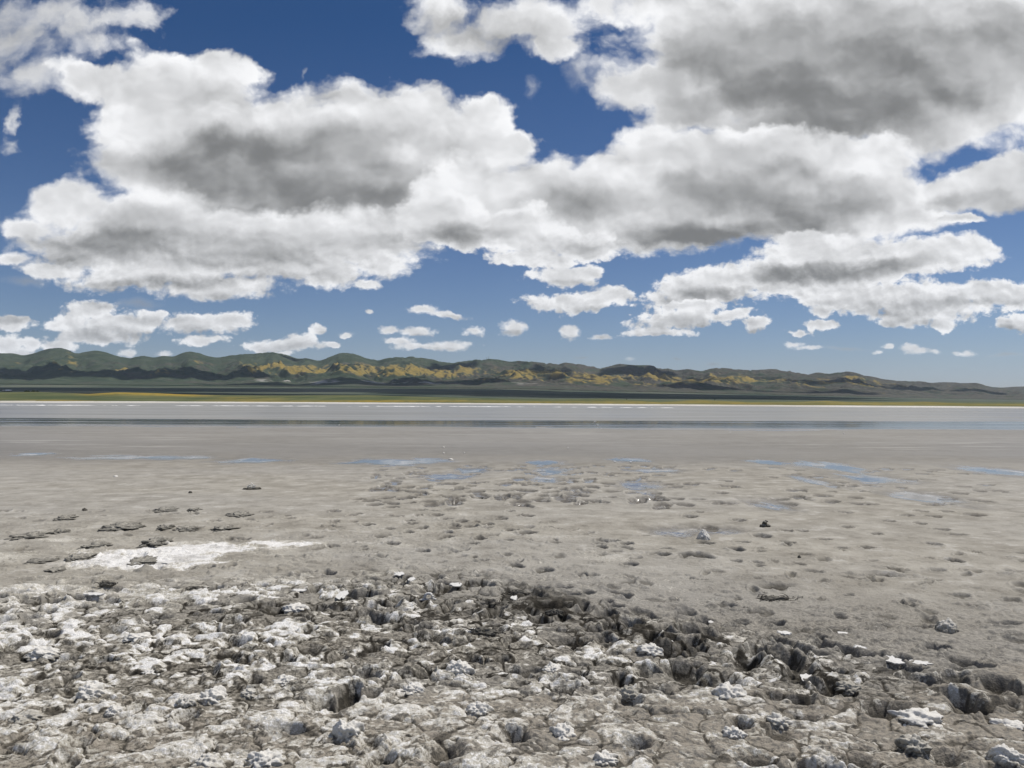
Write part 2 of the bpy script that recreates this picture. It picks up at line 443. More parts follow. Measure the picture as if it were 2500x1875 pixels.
# ------------------------------------------------------------------ ground
HOR = lambda px: 975 + 0.0042 * (px - 1250)
def span(px, py, rx, ry):
    """an ellipse seen in the photograph -> ellipse on the ground (cx, cy, rx, ry in metres)"""
    p = at(px, py); k = p.y / 1944.0
    return p.x, p.y, rx * k, ry * p.y * k / CAM_H

rng = np.random.RandomState(11)
az_d = np.linspace(R(-41), R(41), 1340)
az = np.concatenate([np.linspace(R(-180), R(-41), 60)[:-1], az_d, np.linspace(R(41), R(180), 60)[1:]])
rows = [0.02, 0.5, 1.0, 1.5, 1.9, 2.2, 2.4]
r = 2.5
while r < 46: rows.append(r); r += max(0.0042, r * r / (796 * 1.6) / float(np.interp(r, [3, 9, 14, 25], [2.4, 3.0, 2.2, 1.4])))
while r < 330: rows.append(r); r += max(0.5, r * r / (796 * 1.6) / 2.2) if r < 180 else 3.0
while r < 26000: rows.append(r); r *= 1.03
rad = np.array(rows)
RR, AA = np.meshgrid(rad, az, indexing='ij')
X = RR * np.sin(AA); Y = RR * np.cos(AA)
NF = int(np.searchsorted(rad, 30.0))      # rows with fine relief
Xf, Yf = X[:NF], Y[:NF]
DR = np.gradient(rad)[:NF][:, None]               # spacing of the rows: detail finer than this is left out
def att(freq): return np.clip((1.0 / freq) / DR / 3.0 - 0.6, 0, 1)
def nfbm(fx, fy, seed=0, oct=4, gain=0.55, dx=0.0):
    a, s, n = 1.0, 0.0, 0.0
    for o in range(oct):
        s = s + a * gnoise(Xf * fx + dx + o * 3.7, Yf * fy - o * 1.9, seed + o * 17) * att(max(fx, fy)); n += a
        a *= gain; fx *= 2.03; fy *= 2.03
    return s / n
def nridged(fx, fy, seed=0, oct=4, gain=0.55, mid_=0.5):
    a, s, n = 1.0, 0.0, 0.0
    for o in range(oct):
        w_ = att(max(fx, fy))
        s = s + a * ((1 - np.abs(gnoise(Xf * fx + o * 5.1, Yf * fy + o * 2.3, seed + o * 31))) ** 2 * w_ + mid_ * (1 - w_)); n += a
        a *= gain; fx *= 2.05; fy *= 2.05
    return s / n
print('ground grid', X.shape, NF)

# where the trampled, broken crust ends (X -> Y)
bx = [-6, -4.1, -2.2, -0.4, 0.35, 1.15, 1.9, 2.9, 4, 8]
by = [6.7, 6.5, 6.8, 7.1, 6.5, 5.45, 4.80, 4.15, 3.8, 3.3]
Yb = np.interp(Xf, bx, by) + 0.35 * fbm(Xf * 0.9, Yf * 0.9, 5, 3)
over = Yf - Yb
rough = 1 - sstep(-0.6, 0.45, over)
mid = (1 - sstep(0.0, 7.5, over)) * (1 - rough)
front = 1 - sstep(3.7, 4.5, Yf + 0.35 * fbm(Xf * 0.8, Yf * 0.8, 9, 2) - 0.10 * Xf)   # flatter crust at our feet
rough = rough * (1 - 0.30 * front)
far_ = 1 - sstep(8, 22, Yf)

# base shape
wx = Xf + 0.10 * fbm(Xf * 2.3, Yf * 2.3, 41, 3); wy = Yf + 0.10 * fbm(Xf * 2.3, Yf * 2.3, 47, 3)
big = fbm(wx * 1.1, wy * 1.5, 1, 3)
med = ridged(wx * 2.6, wy * 3.4, 3, 4, 0.55) - 0.5
sml = nridged(7.5, 9.5, 7, 3, 0.6) - 0.5
H = rough * (0.035 * big + 0.030 * med) + mid * (0.020 * big + 0.018 * med)
H += 0.006 * fbm(Xf * 0.7, Yf * 0.7, 21, 3) * far_
patch0 = fbm(wx * 0.9 + 4, wy * 1.3, 119, 3)
small = (0.016 * sml) * rough + 0.009 * sml * mid
H += small
wq = 0.055 * nfbm(8, 8, 301, 2, .5); wr = 0.055 * nfbm(8, 8, 307, 2, .5, 31)
b1, c1, ox1, oy1 = worley((wx + wq) * 4.6, (wy + wr) * 6.6, 1)
b2, c2, ox2, oy2 = worley((Xf + wq) * 10.5, (Yf + wr) * 15, 2)
b3, c3, ox3, oy3 = worley((Xf + wr * .5) * 30, (Yf + wq * .5) * 33, 3)
c1b = (c1 * 7.31) % 1.0; c2b = (c2 * 9.17) % 1.0
plate = sstep(0.02, 0.42, b1); crack = 1 - sstep(0.0, 0.16, b1)
lump = sstep(0.0, 0.5, b2) ** 0.8; crack2 = (1 - sstep(0.0, 0.14, b2)) * (c1b > 0.35)
act = sstep(0.10, 0.55, c1)                      # some plates stay whole, others are crumbled
H += rough * (plate * (0.006 + 0.026 * c1 ** 1.5) * (1 + 0.9 * (ox1 * (c1b - .5) + oy1 * (c2 - .5))) - 0.016 * crack * sstep(.2, .6, c1b))
H += rough * act * (lump * (0.003 + 0.013 * c2 ** 1.6) - 0.007 * crack2)
H += rough * sstep(0.0, 0.5, b3) * 0.0050 * c3 * att(22)
H += mid * (lump * 0.014 * (c2 > .55) * (c1 > .45) - 0.006 * crack2)
hole = np.zeros_like(H); clodm = np.zeros_like(H); fresh = np.zeros_like(H)

def block(cx, cy, rho):
    rr = math.hypot(cx, cy); a = math.atan2(cx, cy)
    i0, i1 = np.searchsorted(rad[:NF], [rr - rho, rr + rho])
    da = rho / max(rr, 0.5)
    j0, j1 = np.searchsorted(az, [a - da, a + da])
    return slice(i0, i1), slice(j0, j1)

def wsample(n, y0, y1, wfun):
    out = []
    while len(out) < n:
        y = rng.uniform(y0, y1); x = rng.uniform(-0.85, 0.85) * y
        if rng.rand() < wfun(x, y): out.append((x, y))
    return out
def w_rough(x, y):
    yb = np.interp(x, bx, by)
    return (1.0 if y < yb - 0.2 else 0.35 if y < yb + 0.6 else 0.0) * (0.6 if y < 3.7 else 1)

# lumps and slabs of broken crust
CB = 0.9 * H + 0.0
for (x, y) in wsample(900, 2.6, 8.2, w_rough):
    s = float(np.clip(0.020 + rng.gamma(1.5, 0.016), 0.02, 0.11)) * (0.8 + y * 0.05)
    i, j = block(x, y, s * 1.9)
    bxx, byy = X[i, j], Y[i, j]
    if bxx.size < 6: continue
    wob = 0.22 * s * gnoise(bxx / (s * 0.7), byy / (s * 0.7), rng.randint(999))
    lx, ly = (bxx - x + wob) / 1.35, byy - y + wob * 0.7
    n = rng.randint(5, 8); th = rng.uniform(0, 6.28) + np.arange(n) * 6.283 / n + rng.uniform(-.35, .35, n)
    q = None
    for t in th:
        v = (lx * math.cos(t) + ly * math.sin(t)) / (s * rng.uniform(0.6, 1.15))
        q = v if q is None else np.maximum(q, v)
    hh = s * rng.uniform(0.16, 0.40)
    edge = np.clip((1 - q) / rng.uniform(0.45, 0.95), 0, 1) ** 0.75
    edge = edge * (1 + 0.20 * gnoise(bxx * 14, byy * 16, 5))
    tilt = 1 + (lx * rng.uniform(-1, 1) + ly * rng.uniform(-1, 1)) / s * 0.45
    add = hh * edge * tilt
    b0 = float(np.median(CB[i, j]))
    H[i, j] = np.maximum(H[i, j], np.where(q < 1, b0 + add, -9) + 0.35 * (CB[i, j] - b0))
    clodm[i, j] = np.maximum(clodm[i, j], edge)

# footprints and holes
def pit(x, y, la, lb, ang, depth, rim, flat=0.5, dark=1.0, seed=0):
    rho = max(la, lb) * 2.1
    i, j = block(x, y, rho)
    bxx, byy = X[i, j], Y[i, j]
    if bxx.size < 6: return
    w = 0.22 * fbm(bxx / la * 0.9, byy / la * 0.9, seed, 2, .4)
    c_, s_ = math.cos(ang), math.sin(ang)
    lx = ((bxx - x) * c_ + (byy - y) * s_) / la; ly = (-(bxx - x) * s_ + (byy - y) * c_) / lb
    ly = ly / (1.0 - 0.28 * np.clip(lx, -1, 1))
    q = np.sqrt(lx * lx + ly * ly) + w
    d = 1 - sstep(flat, 1.0, q)
    rimh = np.exp(-((q - 1.16) / 0.17) ** 2) * rim * (0.5 + 0.9 * np.clip(fbm(bxx * 9, byy * 9, seed + 3, 2) + 0.4, 0, 1))
    H[i, j] += rimh - depth * d
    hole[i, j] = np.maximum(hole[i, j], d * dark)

big_holes = [(915, 1515, .10, .07, 0.2, .17), (900, 1545, .17, .06, 0.2, .17), (935, 1560, .10, .06, 0, .13), (1000, 1560, .12, .06, -.8, .18), (1060, 1610, .13, .05, -.9, .15),
             (1545, 1560, .10, .07, .1, .16), (1700, 1585, .09, .08, 0, .17), (1650, 1645, .16, .07, .15, .10), (1665, 1685, .17, .06, .1, .13), (1730, 1715, .24, .08, -.6, .11),
             (1900, 1620, .14, .05, .1, .12), (2015, 1620, .08, .06, 0, .12), (1920, 1655, .12, .08, 0, .14), (1995, 1650, .09, .06, 0, .13), (2105, 1645, .18, .05, 0, .09), (2210, 1685, .14, .06, -.3, .12),
             (690, 1665, .09, .06, .2, .12), (100, 1530, .12, .05, -.3, .12), (760, 1480, .13, .05, .2, .10), (600, 1500, .10, .05, .2, .09), (470, 1510, .16, .05, .4, .09), (660, 1515, .15, .04, .3, .10),
             (220, 1500, .14, .05, .3, .07), (40, 1480, .14, .05, .3, .09), (540, 1590, .22, .07, .7, .08), (1320, 1470, .10, .05, 0, .10), (2370, 1790, .13, .06, 0, .10), (2160, 1795, .16, .06, 0, .09),
             (165, 1720, .06, .05, 0, .09), (990, 1710, .06, .05, 0, .09), (1040, 1700, .09, .04, -.6, .10), (1300, 1690, .08, .04, -.9, .10), (1400, 1700, .09, .05, -.7, .11), (1480, 1610, .09, .05, 0, .09),
             (2450, 1560, .14, .05, 0, .06), (2430, 1720, .12, .06, .2, .10), (350, 1790, .15, .05, .8, .09), (1890, 1460, .20, .07, .2, .035), (2160, 1430, .22, .06, -.3, .03)]
for k, (px, py, la, lb, an, dp) in enumerate(big_holes):
    p = at(px, py - 8); pit(p.x, p.y, la, lb * 1.7, an * 0.6, dp * 1.0, 0.016, 0.35, 1.0, 100 + k)
def w_band(x, y):
    yc_ = 6.2 - 0.75 * max(x, -0.3)
    return w_rough(x, y) * (0.22 + 0.78 * math.exp(-((y - yc_) / 0.7) ** 2) * (1 if x > -1.5 else 0.35))
for k, (x, y) in enumerate(wsample(300, 2.9, 8.0, w_band)):
    pit(x, y, rng.uniform(.05, .12), rng.uniform(.05, .13), rng.normal(0.25, 0.6), rng.uniform(.045, .13), rng.uniform(.006, .018), 0.25, 0.9, 300 + k)
for k, (x, y) in enumerate(wsample(270, 5.0, 12.5, lambda x, y: 0.9 if np.interp(x, bx, by) < y < np.interp(x, bx, by) + 4.5 else 0)):
    pit(x, y, rng.uniform(.035, .09), rng.uniform(.05, .14), rng.normal(0.1, 0.7), rng.uniform(.010, .034), rng.uniform(.004, .016), 0.5, 0.6, 600 + k)

# footprints out on the flats, each seen in the photograph: (px, py, half width px)
prints = [(1000, 1280, 14), (950, 1300, 16), (1020, 1265, 13), (1068, 1264, 16), (1065, 1241, 14), (1099, 1249, 14), (1123, 1225, 15), (1032, 1251, 14), (999, 1235, 17), (958, 1245, 18), (1075, 1217, 14), (1060, 1202, 13),
          (1042, 1210, 13), (1190, 1288, 16), (1225, 1275, 17), (1246, 1254, 13), (1277, 1237, 16), (1270, 1212, 14), (1232, 1202, 16), (1215, 1202, 14), (1290, 1267, 17), (1090, 1275, 20), (1128, 1280, 17), (1110, 1300, 16),
          (1090, 1311, 18), (1094, 1321, 16), (1172, 1325, 17), (1151, 1294, 20), (1110, 1289, 14), (1029, 1299, 17), (998, 1310, 16), (1250, 1305, 19), (1290, 1310, 22), (1241, 1330, 20), (1156, 1340, 18), (1475, 1333, 20), (1500, 1333, 16),
          (1470, 1349, 14), (1530, 1340, 18), (1565, 1226, 14), (1590, 1222, 16), (1612, 1247, 22), (1635, 1238, 14), (1685, 1268, 20), (1705, 1257, 14), (1735, 1293, 22), (1805, 1277, 18), (1862, 1318, 24), (1920, 1305, 15), (1958, 1306, 15),
          (1925, 1336, 18), (1722, 1337, 26), (1815, 1335, 18), (1798, 1355, 22), (1620, 1368, 18), (1700, 1370, 36), (1950, 1215, 14), (1980, 1225, 15), (1960, 1204, 13), (2030, 1204, 14), (2065, 1257, 18), (2110, 1203, 14), (2130, 1236, 16),
          (2070, 1295, 16), (2140, 1313, 16), (2300, 1300, 20), (2340, 1315, 22), (2245, 1285, 16), (2280, 1268, 18), (2310, 1255, 18), (2250, 1255, 15), (2215, 1265, 18), (2380, 1265, 26), (2290, 1235, 16), (2170, 1280, 16), (2015, 1328, 18),
          (2280, 1340, 20), (2330, 1385, 22), (2120, 1350, 18), (2060, 1352, 16), (1540, 1395, 20), (1460, 1390, 16), (1330, 1410, 24), (1420, 1425, 18), (1260, 1400, 22), (1180, 1385, 18), (1030, 1360, 20), (960, 1340, 18), (930, 1320, 16),
          (900, 1290, 18), (870, 1262, 16), (820, 1255, 14), (875, 1225, 18), (1010, 1222, 18), (1420, 1232, 14), (1450, 1195, 16), (1480, 1190, 13), (1400, 1180, 14), (1440, 1172, 16), (1500, 1165, 14), (1380, 1160, 16), (1320, 1150, 14),
          (1180, 1180, 16), (1150, 1190, 14), (1120, 1195, 13), (1300, 1185, 14), (1345, 1195, 16), (1160, 1160, 16), (1220, 1150, 16), (1540, 1175, 16), (1580, 1210, 14), (2090, 1220, 20)]
for k, (px, py, hw) in enumerate(prints):
    p = at(px, py); la = min(0.17, hw / 1944 * p.y * 1.0)
    pit(p.x, p.y, la, la * rng.uniform(1.0, 1.6), rng.normal(0, .35), 0.045, 0.012, 0.70, 1.0, 900 + k)
for k in range(260):      # the far crowd of prints that reads as dashes
    px = rng.uniform(900, 1650) if rng.rand() < .72 else rng.uniform(1650, 2450); py = rng.uniform(1138, 1240)
    p = at(px, py)
    if p.y < 29: pit(p.x, p.y, rng.uniform(.11, .19), rng.uniform(.16, .30), rng.normal(0, .4), 0.034, 0.010, 0.72, 0.75, 1300 + k)

fine = nfbm(30, 34, 61, 3, 0.6)
H += fine * (0.0055 * rough + 0.0034 * mid + 0.0006)
crumb = np.clip(nridged(20, 22, 71, 3, 0.6) - 0.5, 0, 1)
H += crumb * 0.008 * rough + np.clip(nridged(9, 13, 77, 3, 0.62) - 0.45, 0, 1) * 0.014 * rough * sstep(-0.4, 0.4, patch0)

H *= 0.74 + 0.26 * (1 - rough)
# broken flakes: soft steps, their level wandering from place to place; then no slope steeper than mud can stand
stp = 0.016
uu = H / stp + 2.2 * fbm(Xf * 1.9, Yf * 2.6, 401, 3)
fl_ = np.floor(uu); tt_ = fl_ + sstep(0.36, 0.64, uu - fl_)
H += (tt_ - uu) * stp * 0.40 * np.clip(rough * 1.1 + mid * 0.5, 0, 1)
lim = 2.0
drr = np.diff(rad[:NF])[:, None] * lim
dth = (np.abs(np.diff(az))[None, :] * rad[:NF][:, None]) * lim
for _ in range(4):
    H[1:] = np.minimum(H[1:], H[:-1] + drr); H[:-1] = np.minimum(H[:-1], H[1:] + drr)
    H[:, 1:] = np.minimum(H[:, 1:], H[:, :-1] + dth); H[:, :-1] = np.minimum(H[:, :-1], H[:, 1:] + dth)

# long profile: dry rise at our feet, wet flat, lake bed, far shore, grass bank, plain
Z = np.zeros_like(X)
und = fbm(X * 0.16, Y * 0.34, 81, 4) * 0.010 + fbm(X * 0.9, Y * 1.6, 83, 3) * 0.003
prof_y = [-50, 0, 3, 6, 10, 16, 24, 34, 42, 47, 60, 100, 150]
prof_z = [0.2, 0.15, 0.115, 0.075, 0.040, 0.022, 0.013, 0.011, 0.006, -0.006, -0.05, -0.25, -0.4]
lake_in = np.interp(Y, prof_y, prof_z)
front_side = sstep(-0.1, 0.3, Y / np.maximum(RR, 1e-3))
U_ = np.where(Y > 1, X / np.maximum(Y, 1), np.sign(X) * 3)
PX = 1250 + 1944 * np.clip(U_, -1.2, 1.2)
ysh = np.interp(PX, [-900, 0, 625, 1250, 1875, 2500, 3400], [215, 229, 255, 241, 210, 186, 165])
ysh = ysh + 3.0 * fbm(X * 0.03, X * 0 + 0.5, 87, 3)
ytop = np.interp(PX, [-900, 0, 625, 1250, 1875, 2500, 3400], [285, 300, 305, 278, 240, 207, 185]) + 4 * fbm(X * 0.035, X * 0 + 7.5, 88, 3)
crest_px = [-900, 0, 90, 170, 215, 283, 380, 450, 520, 640, 900, 1010, 1150, 1250, 1350, 1482, 1560, 1610, 1650, 1702, 1780, 1830, 1950, 2016, 2075, 2180, 2256, 2340, 2500, 3400]
crest_py = [955, 957.5, 957.5, 960, 962, 958.5, 960, 963.5, 964.5, 965.5, 964.5, 968, 971, 973.5, 975.5, 972.5, 977, 981, 979, 975, 979, 981.6, 981, 978.5, 982, 982.5, 981, 985, 986.5, 990]
yc = ytop + np.interp(PX, [0, 1250, 2500], [230, 110, 60])
ec = (HOR(PX) - np.interp(PX, crest_px, crest_py)) / 1944
zc = np.maximum(CAM_H + ec * yc, 0.35)
base_e = np.interp(PX, [-900, 0, 625, 1250, 1700, 1875, 2200, 2500, 3400], [36, 34, 31, 28, 19, 16, 9, 5, 5]) / 1944
land = np.where(Y < ytop, np.interp((Y - ysh) / np.maximum(ytop - ysh, 1), [0, 0.15, 1], [-0.02, 0.06, 0.25]),
        np.where(Y < yc, 0.25 + (zc - 0.25) * sstep(0, 1, (Y - ytop) / (yc - ytop)) ** 0.8,
                 zc - 1.2 * sstep(0, 1, (Y - yc) / 150)))
yy = np.maximum(Y - 700, 0)
# the plain rises steadily in view: elevation grows with distance up to the foot of the hills
plain_e = base_e * np.clip(yy / 4800, 0, 1) ** 0.8
land = np.where(Y > 700, np.maximum(CAM_H + plain_e * Y - 1.2, land), land)
land = land + (fbm(X / 90, Y / 60, 91, 4) * 0.35) * sstep(0, 1, (Y - ytop - 10) / 120) * (Y < 700)
lake_in = lake_in + 0.014 * fbm(X * 0.05, Y * 0.16, 85, 4, .6) * np.exp(-((Y - 46) / 9) ** 2)
bed = np.where(Y < 150, lake_in, -0.4)
bed = np.where(Y > ysh - 60, np.maximum(bed, -0.02 - 0.38 * (ysh - Y) / 60), bed)
Z = np.where(Y > ysh, land, bed)
Z = Z * front_side + (0.2 + 0.6 * (RR > 60)) * (1 - front_side)
Z = Z + und * (RR < 60) * sstep(2.5, 14, RR) + und * 0.4 * ((RR >= 60) & (Y < ysh))
# shallow pans that hold water, as seen in the photograph (px, py, rx, ry)
pans = [(960, 1128, 200, 10), (1040, 1122, 60, 5), (1330, 1130, 80, 7), (1345, 1150, 60, 10), (1330, 1172, 50, 8), (1540, 1124, 75, 6), (1600, 1150, 90, 5), (1560, 1187, 75, 11), (1575, 1205, 30, 5), (1870, 1129, 70, 8), (2020, 1138, 110, 16),
        (2130, 1170, 110, 14), (2440, 1152, 110, 15), (1980, 1175, 40, 14), (90, 1109, 90, 5), (340, 1117, 260, 7), (620, 1125, 120, 8), (1650, 1303, 80, 12), (1740, 1300, 90, 9), (2250, 1215, 90, 20), (1150, 1150, 70, 8), (1090, 1165, 90, 8), (1880, 1235, 60, 14)]
panm = np.zeros_like(X)
for (px, py, rx, ry) in pans:
    cx, cy_, ax, ay = span(px, py, rx * 1.15, ry * 1.5)
    i0, i1 = np.searchsorted(rad, [cy_ - 2.2 * ay, math.hypot(cy_ + 2.2 * ay, abs(cx) + 2 * ax)])
    sl = slice(max(i0, 1), i1)
    w = 0.55 * fbm(X[sl] / ax * 2.2, Y[sl] / ay * 1.6, int(px) % 97, 4, .6)
    q = np.sqrt(((X[sl] - cx) / ax) ** 2 + ((Y[sl] - cy_) / ay) ** 2) + w
    d = 1 - sstep(0.15, 1.25, q)
    panm[sl] = np.maximum(panm[sl], d * (RR[sl] < 60))
Z = Z * (1 - panm * (RR < 60)) + (0.003 + und * 0.15) * panm * (RR < 60)
Z[:NF] += H * (1 - 0.85 * panm[:NF])

# masks: R salt, G dark fresh mud plus shade painted into holes and cracks, B wet
salt = np.zeros_like(X); dark = np.zeros_like(X); wet = np.zeros_like(X); tan_ = np.zeros_like(X); sandy = np.zeros_like(X)
patch = fbm(wx * 0.8, wy * 1.2, 121, 4); grain = nfbm(16, 22, 131, 4, 0.72); grain2 = nfbm(5, 7, 137, 4, 0.6)
left_w = sstep(2.2, -2.6, Xf) if False else 1 - sstep(-2.6, 2.4, Xf)
dark_mid = 0.62 * np.exp(-(((Xf - 0.15) / 0.85) ** 2 + ((Yf - 6.3) / 0.9) ** 2)) + 0.50 * np.exp(-(((Yf - (5.9 - 0.80 * Xf)) / 0.40) ** 2)) * sstep(-0.4, 0.6, Xf) + 0.35 * np.exp(-(((Xf + 1.2) / 1.6) ** 2 + ((Yf - 5.6) / 0.35) ** 2))
s = 0.03 + 0.5 * patch + 1.5 * grain + 0.9 * grain2 + 12.0 * small + 0.55 * (c1 - 0.5) + 0.75 * (c2b - 0.5) * act + 0.5 * (clodm - 0.2) + 0.16 * left_w - 0.95 * dark_mid + 0.10 * front - 0.5 * crack - 0.4 * crack2
salt[:NF] = sstep(-0.25, 0.75, s) * rough * (1 - hole)
sm = -0.14 + 1.0 * fbm(Xf * 0.6, Yf * 0.9, 141, 4) + 1.1 * grain + 0.60 * grain2
salt[:NF] += 0.55 * sstep(0.0, 0.9, sm) * mid * (1 - hole)
for (px, py, rx, ry, k) in [(370, 1374, 210, 26, 1), (500, 1350, 130, 17, 1), (640, 1338, 60, 7, .8), (330, 1395, 140, 14, .9), (705, 1341, 85, 8, .9), (660, 1352, 60, 5, .6), (170, 1330, 90, 6, .45), (40, 1372, 60, 12, .35), (1480, 1375, 60, 12, .2), (430, 1340, 60, 5, .5), (250, 1390, 80, 12, .9), (120, 1455, 90, 6, .6), (60, 1470, 70, 10, .6), (420, 1480, 120, 12, .6), (250, 1470, 100, 10, .5)]:
    cx, cy_, ax, ay = span(px, py, rx, ry)
    i0, i1 = np.searchsorted(rad[:NF], [cy_ - 2 * ay, math.hypot(cy_ + 2 * ay, abs(cx) + 2 * ax)])
    sl = slice(i0, i1)
    q = np.sqrt(((Xf[sl] - cx) / ax) ** 2 + ((Yf[sl] - cy_) / ay) ** 2) + 0.75 * fbm(Xf[sl] / ax * 3.0, Yf[sl] / ay * 2.0, int(px) % 89, 5, .65) + 0.75 * fbm(Xf[sl] * 2.2, Yf[sl] * 2.6, 333, 5, .65)
    salt[sl] = np.maximum(salt[sl], (1 - sstep(0.45, 1.30, q)) * k * (1.12 + 0.9 * grain[sl]))
dk = sstep(0.05, 0.6, -0.20 + 0.8 * fbm(wx * 1.7, wy * 2.4, 151, 4, .6) + 0.8 * grain + 0.65 * dark_mid + 0.9 * crack + 0.6 * crack2 + 0.5 * (c2 - .5)) * rough  # crack terms paint shade into the crevices
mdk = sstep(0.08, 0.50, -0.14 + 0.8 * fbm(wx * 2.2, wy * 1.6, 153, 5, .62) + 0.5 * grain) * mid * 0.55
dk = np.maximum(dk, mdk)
dark[:NF] = np.clip(np.maximum(dk, hole * 0.85), 0, 1) * (1 - 0.85 * salt[:NF])  # holes darkened in colour to deepen their shade
tan_[:NF] = sstep(-0.2, 0.5, front * 1.1 + 0.8 * fbm(Xf * 1.3, Yf * 1.9, 161, 3) - 0.5)
wet[:NF] = np.clip(hole * sstep(7.5, 11, Yf), 0, 1)
wet = np.maximum(wet, sstep(14, 24, Y + 3 * fbm(X * 0.2, Y * 0.3, 171, 3)) * (Y < ysh) * 0.6)
wet = np.maximum(wet, panm)
sandy = fbm(X * 0.05, Y * 0.10, 181, 4)
shore = ((Y > ysh - 1.5) & (Y < ytop) & (RR > 60)) * (0.62 + 0.3 * fbm(X * 0.05, Y * 0.03, 93, 3))
salt = np.clip(np.maximum(salt, shore), 0, 1)
grass = ((Y >= ytop) & (RR > 60)).astype(float) + ((Y < 20) & (RR > 60))
grass = np.clip(grass, 0, 1)
flower = np.zeros_like(X)
def fl(px0, px1, y0, y1, k, sc=1.0):
    """flowers between two distances in a range of bearings"""
    global flower
    tt = (Y - y0) / (y1 - y0)
    m_ = (1 - np.abs(2 * tt - 1) ** 3) * (tt > 0) * (tt < 1) * sstep(px0 - 40, px0 + 60, PX) * (1 - sstep(px1 - 60, px1 + 40, PX))
    flower = np.maximum(flower, np.clip(m_ * k * (0.7 + 0.9 * fbm(X / 22, Y / 30, 191, 4, .6)), 0, 1))
fl(190, 520, 395, 640, 1.2); fl(60, 240, 296, 330, .7); fl(480, 1260, 295, 335, .55); fl(1200, 2700, 205, 330, .38); fl(520, 700, 300, 420, .3)
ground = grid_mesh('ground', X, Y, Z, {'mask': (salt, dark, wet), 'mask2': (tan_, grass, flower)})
tag(ground, kind='structure'); print('ground', time.time() - T0)

GM, g, bs = material('mud_and_land')
pos = g.node('ShaderNodeTexCoord').outputs['Object']
def attr(nb, name):
    a = nb.node('ShaderNodeAttribute', attribute_name=name)
    s_ = nb.node('ShaderNodeSeparateColor'); nb.put(s_.inputs[0], a.outputs['Color'])
    return s_.outputs
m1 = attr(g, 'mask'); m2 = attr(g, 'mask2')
cdat = g.node('ShaderNodeVectorMath', operation='LENGTH'); g.put(cdat.inputs[0], pos)
dist = cdat.outputs['Value']
nA = g.noise(pos, 1.7, 5, 0.6); nB = g.noise(g.v('MULTIPLY', pos, (1, 1.6, 1)), 0.14, 4, 0.55)
nC = g.noise(pos, 42, 5, 0.68); nD = g.noise(pos, 150, 3, 0.6)
mud = g.mix(g.ramp(nA, 0.32, 0.68), (0.228, 0.211, 0.176, 1), (0.315, 0.295, 0.252, 1))
rghz = g.ramp(dist, 5.2, 7.6)
mud = g.mix(rghz, g.mix(g.ramp(nC, 0.32, 0.68), (0.050, 0.044, 0.035, 1), (0.285, 0.260, 0.212, 1)), mud)
mud = g.mix(g.m('MULTIPLY', g.ramp(nB, 0.40, 0.62), 0.55), mud, (0.290, 0.278, 0.252, 1))
mud = g.mix(g.m('MULTIPLY', m2[0], g.ramp(nC, 0.35, 0.62)), mud, (0.255, 0.225, 0.180, 1))
mud = g.mix(g.m('MULTIPLY', g.ramp(nC, 0.45, 0.75), 0.35), mud, (0.36, 0.335, 0.30, 1))
mud = g.mix(m1[1], mud, g.mix(nC, (0.010, 0.009, 0.007, 1), (0.056, 0.049, 0.038, 1)))  # near-black tone: fresh mud, with recess shade painted in
mud = g.mix(g.m('MULTIPLY', m1[2], 0.85), mud, g.mix(g.ramp(nB, 0.38, 0.62), (0.112, 0.100, 0.084, 1), (0.156, 0.140, 0.118, 1)))
nE = g.noise(pos, 90, 4, 0.7)
salt_a = g.m('ADD', m1[0], g.m('ADD', g.m('MULTIPLY', g.m('SUBTRACT', nC, 0.5), 1.5), g.m('MULTIPLY', g.m('SUBTRACT', nE, 0.5), 1.6)))
salt_a = g.m('MULTIPLY', salt_a, g.ramp(m1[0], 0.0, 0.12))
mud = g.mix(g.ramp(salt_a, 0.12, 0.50), mud, g.mix(g.ramp(nA, 0.35, 0.65), (0.350, 0.328, 0.275, 1), (0.47, 0.445, 0.39, 1)))
mud = g.mix(g.ramp(salt_a, 0.55, 0.95), mud, g.mix(g.ramp(nD, 0.3, 0.7), (0.50, 0.485, 0.455, 1), (0.78, 0.77, 0.75, 1)))
gn1 = g.noise(g.v('MULTIPLY', pos, (1, 0.5, 1)), 0.03, 5, 0.6); gn2 = g.noise(g.v('MULTIPLY', pos, (1, 0.35, 1)), 0.35, 4, 0.6)
gr = g.mix(g.ramp(gn1, 0.35, 0.65), (0.052, 0.070, 0.030, 1), (0.110, 0.115, 0.048, 1))
farmix = g.ramp(dist, 500, 1400)
gfar = g.mix(g.ramp(g.noise(g.v('MULTIPLY', pos, (1, 0.5, 1)), 0.0016, 6, 0.6), 0.40, 0.62), (0.036, 0.054, 0.037, 1), (0.095, 0.105, 0.075, 1))
gr = g.mix(farmix, gr, gfar)
gr = g.mix(g.m('MULTIPLY', m2[2], g.ramp(gn2, 0.25, 0.60)), gr, (0.40, 0.255, 0.022, 1))
gx, gy, gz = g.sep(pos)
warpy = g.m('ADD', gy, g.m('MULTIPLY', g.m('SUBTRACT', g.noise(g.v('MULTIPLY', pos, (0.35, 1, 1)), 0.12, 4, 0.6), 0.5), 16))
band = g.m('MULTIPLY', g.ramp(warpy, 17, 22), g.ramp(warpy, 27, 32, 1.0, 0.0))
mud = g.mix(g.m('MULTIPLY', band, 0.25), mud, (0.120, 0.110, 0.095, 1))
stk = g.noise(g.v('MULTIPLY', pos, (0.22, 1.3, 1)), 0.9, 5, 0.65)
lightb = g.m('MULTIPLY', g.ramp(stk, 0.54, 0.66), g.m('MULTIPLY', g.ramp(dist, 24, 32), g.ramp(dist, 38, 46, 1.0, 0.3)))
mud = g.mix(g.m('MULTIPLY', lightb, 0.55), mud, (0.40, 0.38, 0.34, 1))
